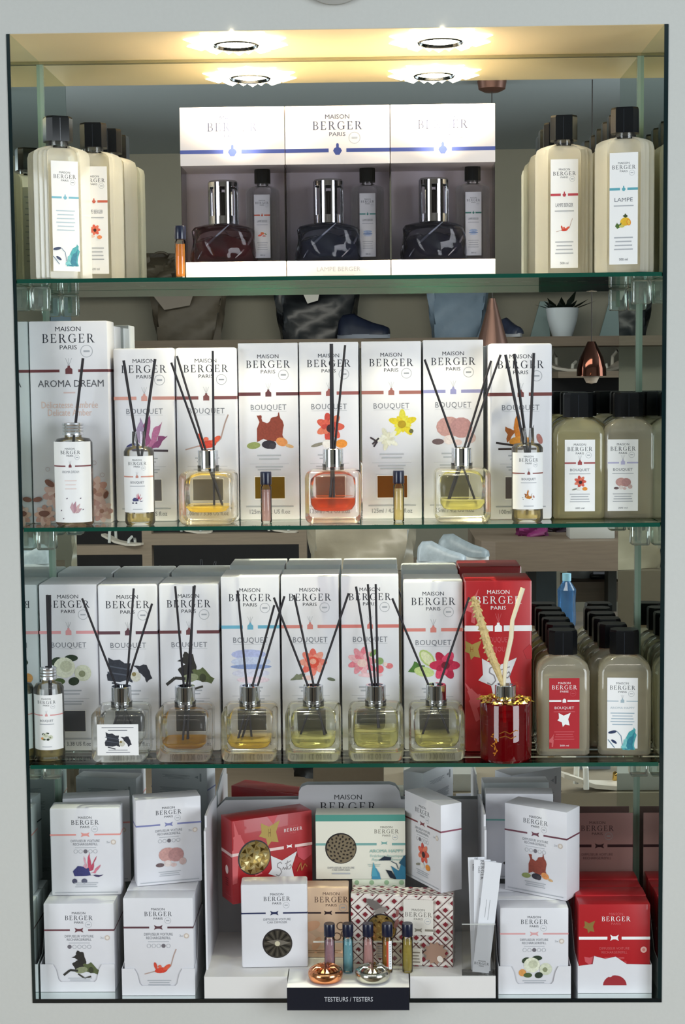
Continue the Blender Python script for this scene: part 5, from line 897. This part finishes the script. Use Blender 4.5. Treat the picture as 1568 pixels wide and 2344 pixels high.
def d_moroc(p, w, h):
    tile(p, w, h, 7, BRN, MAR)
    disc_decal(p, w * .3, h * .52, w * .15, ['#b89a5c'])
    for k in range(30): a = k * 2.4; r = w * .13 * math.sqrt((k + 1) / 31); p.poly([(w * .3 + r * math.cos(a) - w * .02, h * .52 + r * math.sin(a)), (w * .3 + r * math.cos(a), h * .52 + r * math.sin(a) + w * .022), (w * .3 + r * math.cos(a) + w * .018, h * .52 + r * math.sin(a) - w * .01)], P('#e3cf8e' if k % 3 else '#6a5230', .15, metal=.9))
    for a, b, r, an, c_ in [(.24, .85, .1, -35, '#6f6864'), (.3, .78, .07, 20, '#8a817a'), (.46, .75, .04, 80, '#8d5c58'), (.45, .6, .05, 70, '#9a6a64')]: p.ell(w * a, h * b, w * r, w * r * .4, P(c_, .5), an)
    p.rect(w * .52, h * .45, w * .81, h * .95, P('#ded9d0', .5)); p.brand(w * .665, h * .74, w * .26, P('#5c5850', .5)); p.band(w * .81, h * .52, h * .03, P('#8a8478', .5), 'b', x0=w * .52, gap=.08, ic=.82, isz=w * .03)
    p.rect(w * .5, h * .02, w * .7, h * .26, P('#e2dcd2', .5)); p.bars(w * .6, h * .2, w * .16, 4, h * .018, h * .045, P('#8d8478', .5)); p.rect(w * .25, h * .1, w * .36, h * .3, P('#d8cfc0', .5)); p.bars(w * .305, h * .27, w * .09, 5, h * .012, h * .035, LGREY)
    FL = []
    for k in range(22): a = 2 * PI * k / 22; r = w * (.12 if k % 2 else .09); FL.append((w * .83 + r * math.cos(a), h * .2 + r * math.sin(a)))
    p.poly(clip(FL, w, h), P('#9a7a68', .5)); p.ell(w * .875, h * .12, w * .028, w * .034, P('#ddd3c8', .5), 30)
def mor():
    w, h, d = .157, .1105, .040; mb = MB(); mb.rbox(-w / 2, w / 2, -d / 2, d / 2, 0, h, P('#e9e0d8', .45), .001, 1); d_moroc(fpanel(mb, w, h, -d / 2), w, h)
    tile(Panel(mb, lambda u, v, l: (u - w / 2, -d / 2 + v, h + l)), w, d, 7, BRN, MAR); tile(Panel(mb, lambda u, v, l: (w / 2 + l, -d / 2 + u, v)), d, h, 2, BRN, P('#6d5a4a', .5))
    rz = -.11; return mb.build('car_diffuser_carton', loc=(.0865 - math.sin(rz) * d / 2, .046 + math.cos(rz) * d / 2, ZF), rz=rz, ang=40, label='carton with maroon and white lattice pattern behind the vials', cat='box', group='car diffuser cartons')
mor()
def d_happy(p, w, h):
    y = lambda f: h * (1 - f); p.rect(0, y(.1), w, h, P('#4f9488', .5)); p.brand(w * .79, y(.26), w * .27, P('#6a645a', .5)); p.rect(0, y(.475), w * .68, y(.44), P('#7aa9a4', .5)); p.rect(w * .85, y(.475), w, y(.44), P('#7aa9a4', .5))
    c, b, a, yy = w * .765, w * .02, w * .035, y(.44); p.poly([(c - a, yy - b), (c - a * .35, yy - b * .5), (c + a * .35, yy - b * .5), (c + a, yy - b), (c + a * .75, yy), (c + a, yy + b), (c + a * .35, yy + b * .5), (c - a * .35, yy + b * .5), (c - a, yy + b), (c - a * .75, yy)], P('#7aa9a4', .5))
    disc_decal(p, w * .28, y(.52), w * .175, ['#b3a78f'])
    for k in range(44): a = k * 2.4; r = w * .158 * math.sqrt((k + .3) / 44); p.ell(w * .28 + r * math.cos(a), y(.52) + r * math.sin(a), w * .0145, w * .010, P('#2e2824', .4), k * 70, 7)
    p.text('DIFFUSEUR VOITURE', w * .28, y(.82), w * .3, h * .03, GREY); p.text('CAR DIFFUSER', w * .28, y(.855), w * .2, h * .03, GREY); p.bars(w * .28, y(.91), w * .2, 1, h * .02, 1, LGREY)
    p.text('AROMA HAPPY', w * .79, y(.56), w * .38, h * .05, P('#86b4ae', .5)); p.text('Fra\u00eecheur Aquatique', w * .79, y(.635), w * .36, h * .042, P('#9cc0ba', .5)); p.text('Aquatic Freshness', w * .79, y(.69), w * .33, h * .042, P('#9cc0ba', .5)); p.bars(w * .65, y(.77), w * .14, 2, h * .01, h * .025, P('#a8b8b0', .5))
    for e in ART['aquadark']:
        if e[0] == 'p':
            q = clip([(w * .8 + a * w * .36, h * .17 + b * w * .3) for a, b in e[1]], w, h)
            if len(q) > 2: p.poly(q, P(e[2], .5))
    p.line([(w * .84, h * .28), (w * .9, h * .24), (w * .92, h * .16)], w * .008, P('#1f3c50', .5))
carton('car_diffuser_carton', .0235, .116, .1475, .141, .1035, .040, 'cream carton with teal top band and pierced round window reading AROMA HAPPY', d_happy, group='car diffuser cartons', body=P('#e4e2d4', .45), r=.0008)
carton('refill_carton', .1205, .0975, .1455, .107, .1375, RD, 'white carton turned sideways on the lattice patterned carton, anemone print', rf('#7d4046', 'anemone', 1), rz=-1.047, group=GR, band='#8a4a5c', bandf=.305, r=.001)
carton('car_diffuser_carton', -.122, .0945, ZF, .07, .0850, .05, 'low white carton hidden behind the navy banded one, under the red carton', rf('#222c52', None), group='car diffuser cartons')
def d_redcar(p, w, h):
    y = lambda f: h * (1 - f); shape(p, EIF, w * .12, y(.48), h * .5, PNK, w, h, 12); shape(p, STAR, w * .47, y(.2), h * .26, GOLD, w, h); p.text('H', w * .465, y(.2), w * .03, h * .1, P('#7a5a28', .5)); shape(p, [(-.5, .5), (.5, .5), (.1, -.3)], w * .5, y(.06), h * .16, PINKR, w, h)
    p.brand(w * .76, y(.2), w * .23, WHITE, seal=False, m2=PNK); p.rect(0, y(.425), w * .64, y(.39), P('#e8ccc8', .5)); p.rect(w * .78, y(.425), w, y(.39), P('#e8ccc8', .5))
    c, b, a, yy = w * .71, w * .022, w * .035, y(.40); p.poly([(c - a, yy - b), (c - a * .35, yy - b * .5), (c + a * .35, yy - b * .5), (c + a, yy - b), (c + a * .75, yy), (c + a, yy + b), (c + a * .35, yy + b * .5), (c - a * .35, yy + b * .5), (c - a, yy + b), (c - a * .75, yy)], WHITE)
    disc_decal(p, w * .27, y(.47), h * .21, ['#a8925c'], gold=True)
    for k in range(34): a = k * 2.4; r = h * .185 * math.sqrt((k + 1) / 35); s = h * .035; p.poly([(w * .27 + r * math.cos(a) + s * math.cos(a * 3 + j * 2.1), y(.47) + r * math.sin(a) + s * math.sin(a * 3 + j * 2.1)) for j in range(3)], P(['#f0e4b0', '#7a6230', '#c9ae68'][k % 3], .12, metal=.9))
    shape(p, STAR, w * .63, y(.66), h * .36, P('#dcdcde', .5), w, h); script_mark(p, w * .63, y(.65), h * .2, P('#8e8a8c', .4)); shape(p, [(-.5, .4), (0, .3), (.5, .4), (.5, -.2), (0, -.5), (-.4, -.2)], w * .89, y(.5), h * .2, P('#bf4450', .5), w, h)
    p.line([(w * .8, y(.72)), (w * .85, y(.62)), (w * .86, y(.72)), (w * .9, y(.64)), (w * .93, y(.68))], h * .014, P('#a8622e', .5)); p.text('DIFFUSEUR VOITURE', w * .29, y(.83), w * .26, h * .035, PNK); p.text('CAR DIFFUSER', w * .29, y(.88), w * .2, h * .035, PNK); p.bars(w * .7, y(.95), w * .5, 1, h * .02, 1, PNK)
o = carton('car_diffuser_carton', -.1145, .1085, .1200, .137, .1320, .045, 'red carton with gold jewel disc and Eiffel tower, upper left in the display', d_redcar, rz=.48, group='car diffuser cartons', body=P('#a81a22', .4, coat=.2), r=.0008)
me = o.data  # the printed left flank of the red carton
fl = MB(); p = Panel(fl, lambda u, v, l: (-.137 / 2 - l, .0225 - u, v)); p.rect(0, .0745, .045, .0795, P('#e8ccc8', .5)); p.line([(.006, .01), (.039, .01), (.039, .07), (.006, .07), (.006, .01)], .0008, PINKR); p.ell(.022, .05, .006, .007, P('#f0dcd8', .5)); p.bars(.022, .036, .012, 4, .0012, .0035, P('#5a1018', .5)); fl.build('flank_print', o, smooth=False)
# blotters in an acrylic holder
xa, xb = U(1057, 2200, .012).x, U(1133, 2200, .012).x; z0 = .0343; t = thing('blotter_holder', 'clear acrylic holder for paper blotters at right of the display', 'holder', ((xa + xb) / 2, .0, z0)); w = (xb - xa) / 2
for nm, a in (('front_wall', (-w, w, .003, .0045, 0, .079)), ('back_wall', (-w, w, .0265, .028, 0, .085)), ('side_wall', (-w, -w + .0015, .0046, .0264, 0, .079)), ('side_wall', (w - .0015, w, .0046, .0264, 0, .079)), ('bottom', (-w + .0015, w - .0015, .0046, .0264, 0, .0015))): MB().box(*a, ACRYL).build(nm, t, smooth=False)
MB().box(-w, w, .0028, .0046, .0791, .0798, P('#d9dcd9', .2, coat=.5)).build('polished_rim', t, smooth=False)
sl = P('#e6e8ee', .5); SCX = (xa + xb) / 2
for i, (tx, ty, bx, Yb_, lab, br) in enumerate([(1090, 1962, 1098, .022, 'cream side paper blotter strip leaning left in the acrylic holder', 1), (1104, 1968, 1104, .015, 'white blotter strip standing upright in the acrylic holder', 1), (1130, 1972, 1100, .010, 'white blotter strip leaning right, frontmost in the acrylic holder', 0), (1117, 1970, 1102, .018, 'white blotter strip between the upright and right leaning ones', 0)]):
    top = U(tx, ty, Yb_); bot = U(bx, 2222, Yb_); L = top.z - z0 - .002; ax = math.atan2(top.x - bot.x, L)
    mb = MB().box(-.0125, .0125, -.0003, .0003, 0, L, sl); p = Panel(mb, lambda u, v, l: (u, -.0003 - l, v)); 
    if br: p.brand(0, L * .91, .03, INK, rot=1)
    p.rect(-.004, L * .5, -.0032, L * .66, LGREY); p.rect(.001, L * .48, .0018, L * .66, LGREY)
    if i == 2: p.brand(0, .014, .022, INK, seal=False)
    o = mb.build('paper_blotter', loc=(bot.x, Yb_, z0 + .0022), smooth=False, label=lab, cat='paper strip', group='perfume blotter strips'); o.rotation_euler = (0, ax, 0)
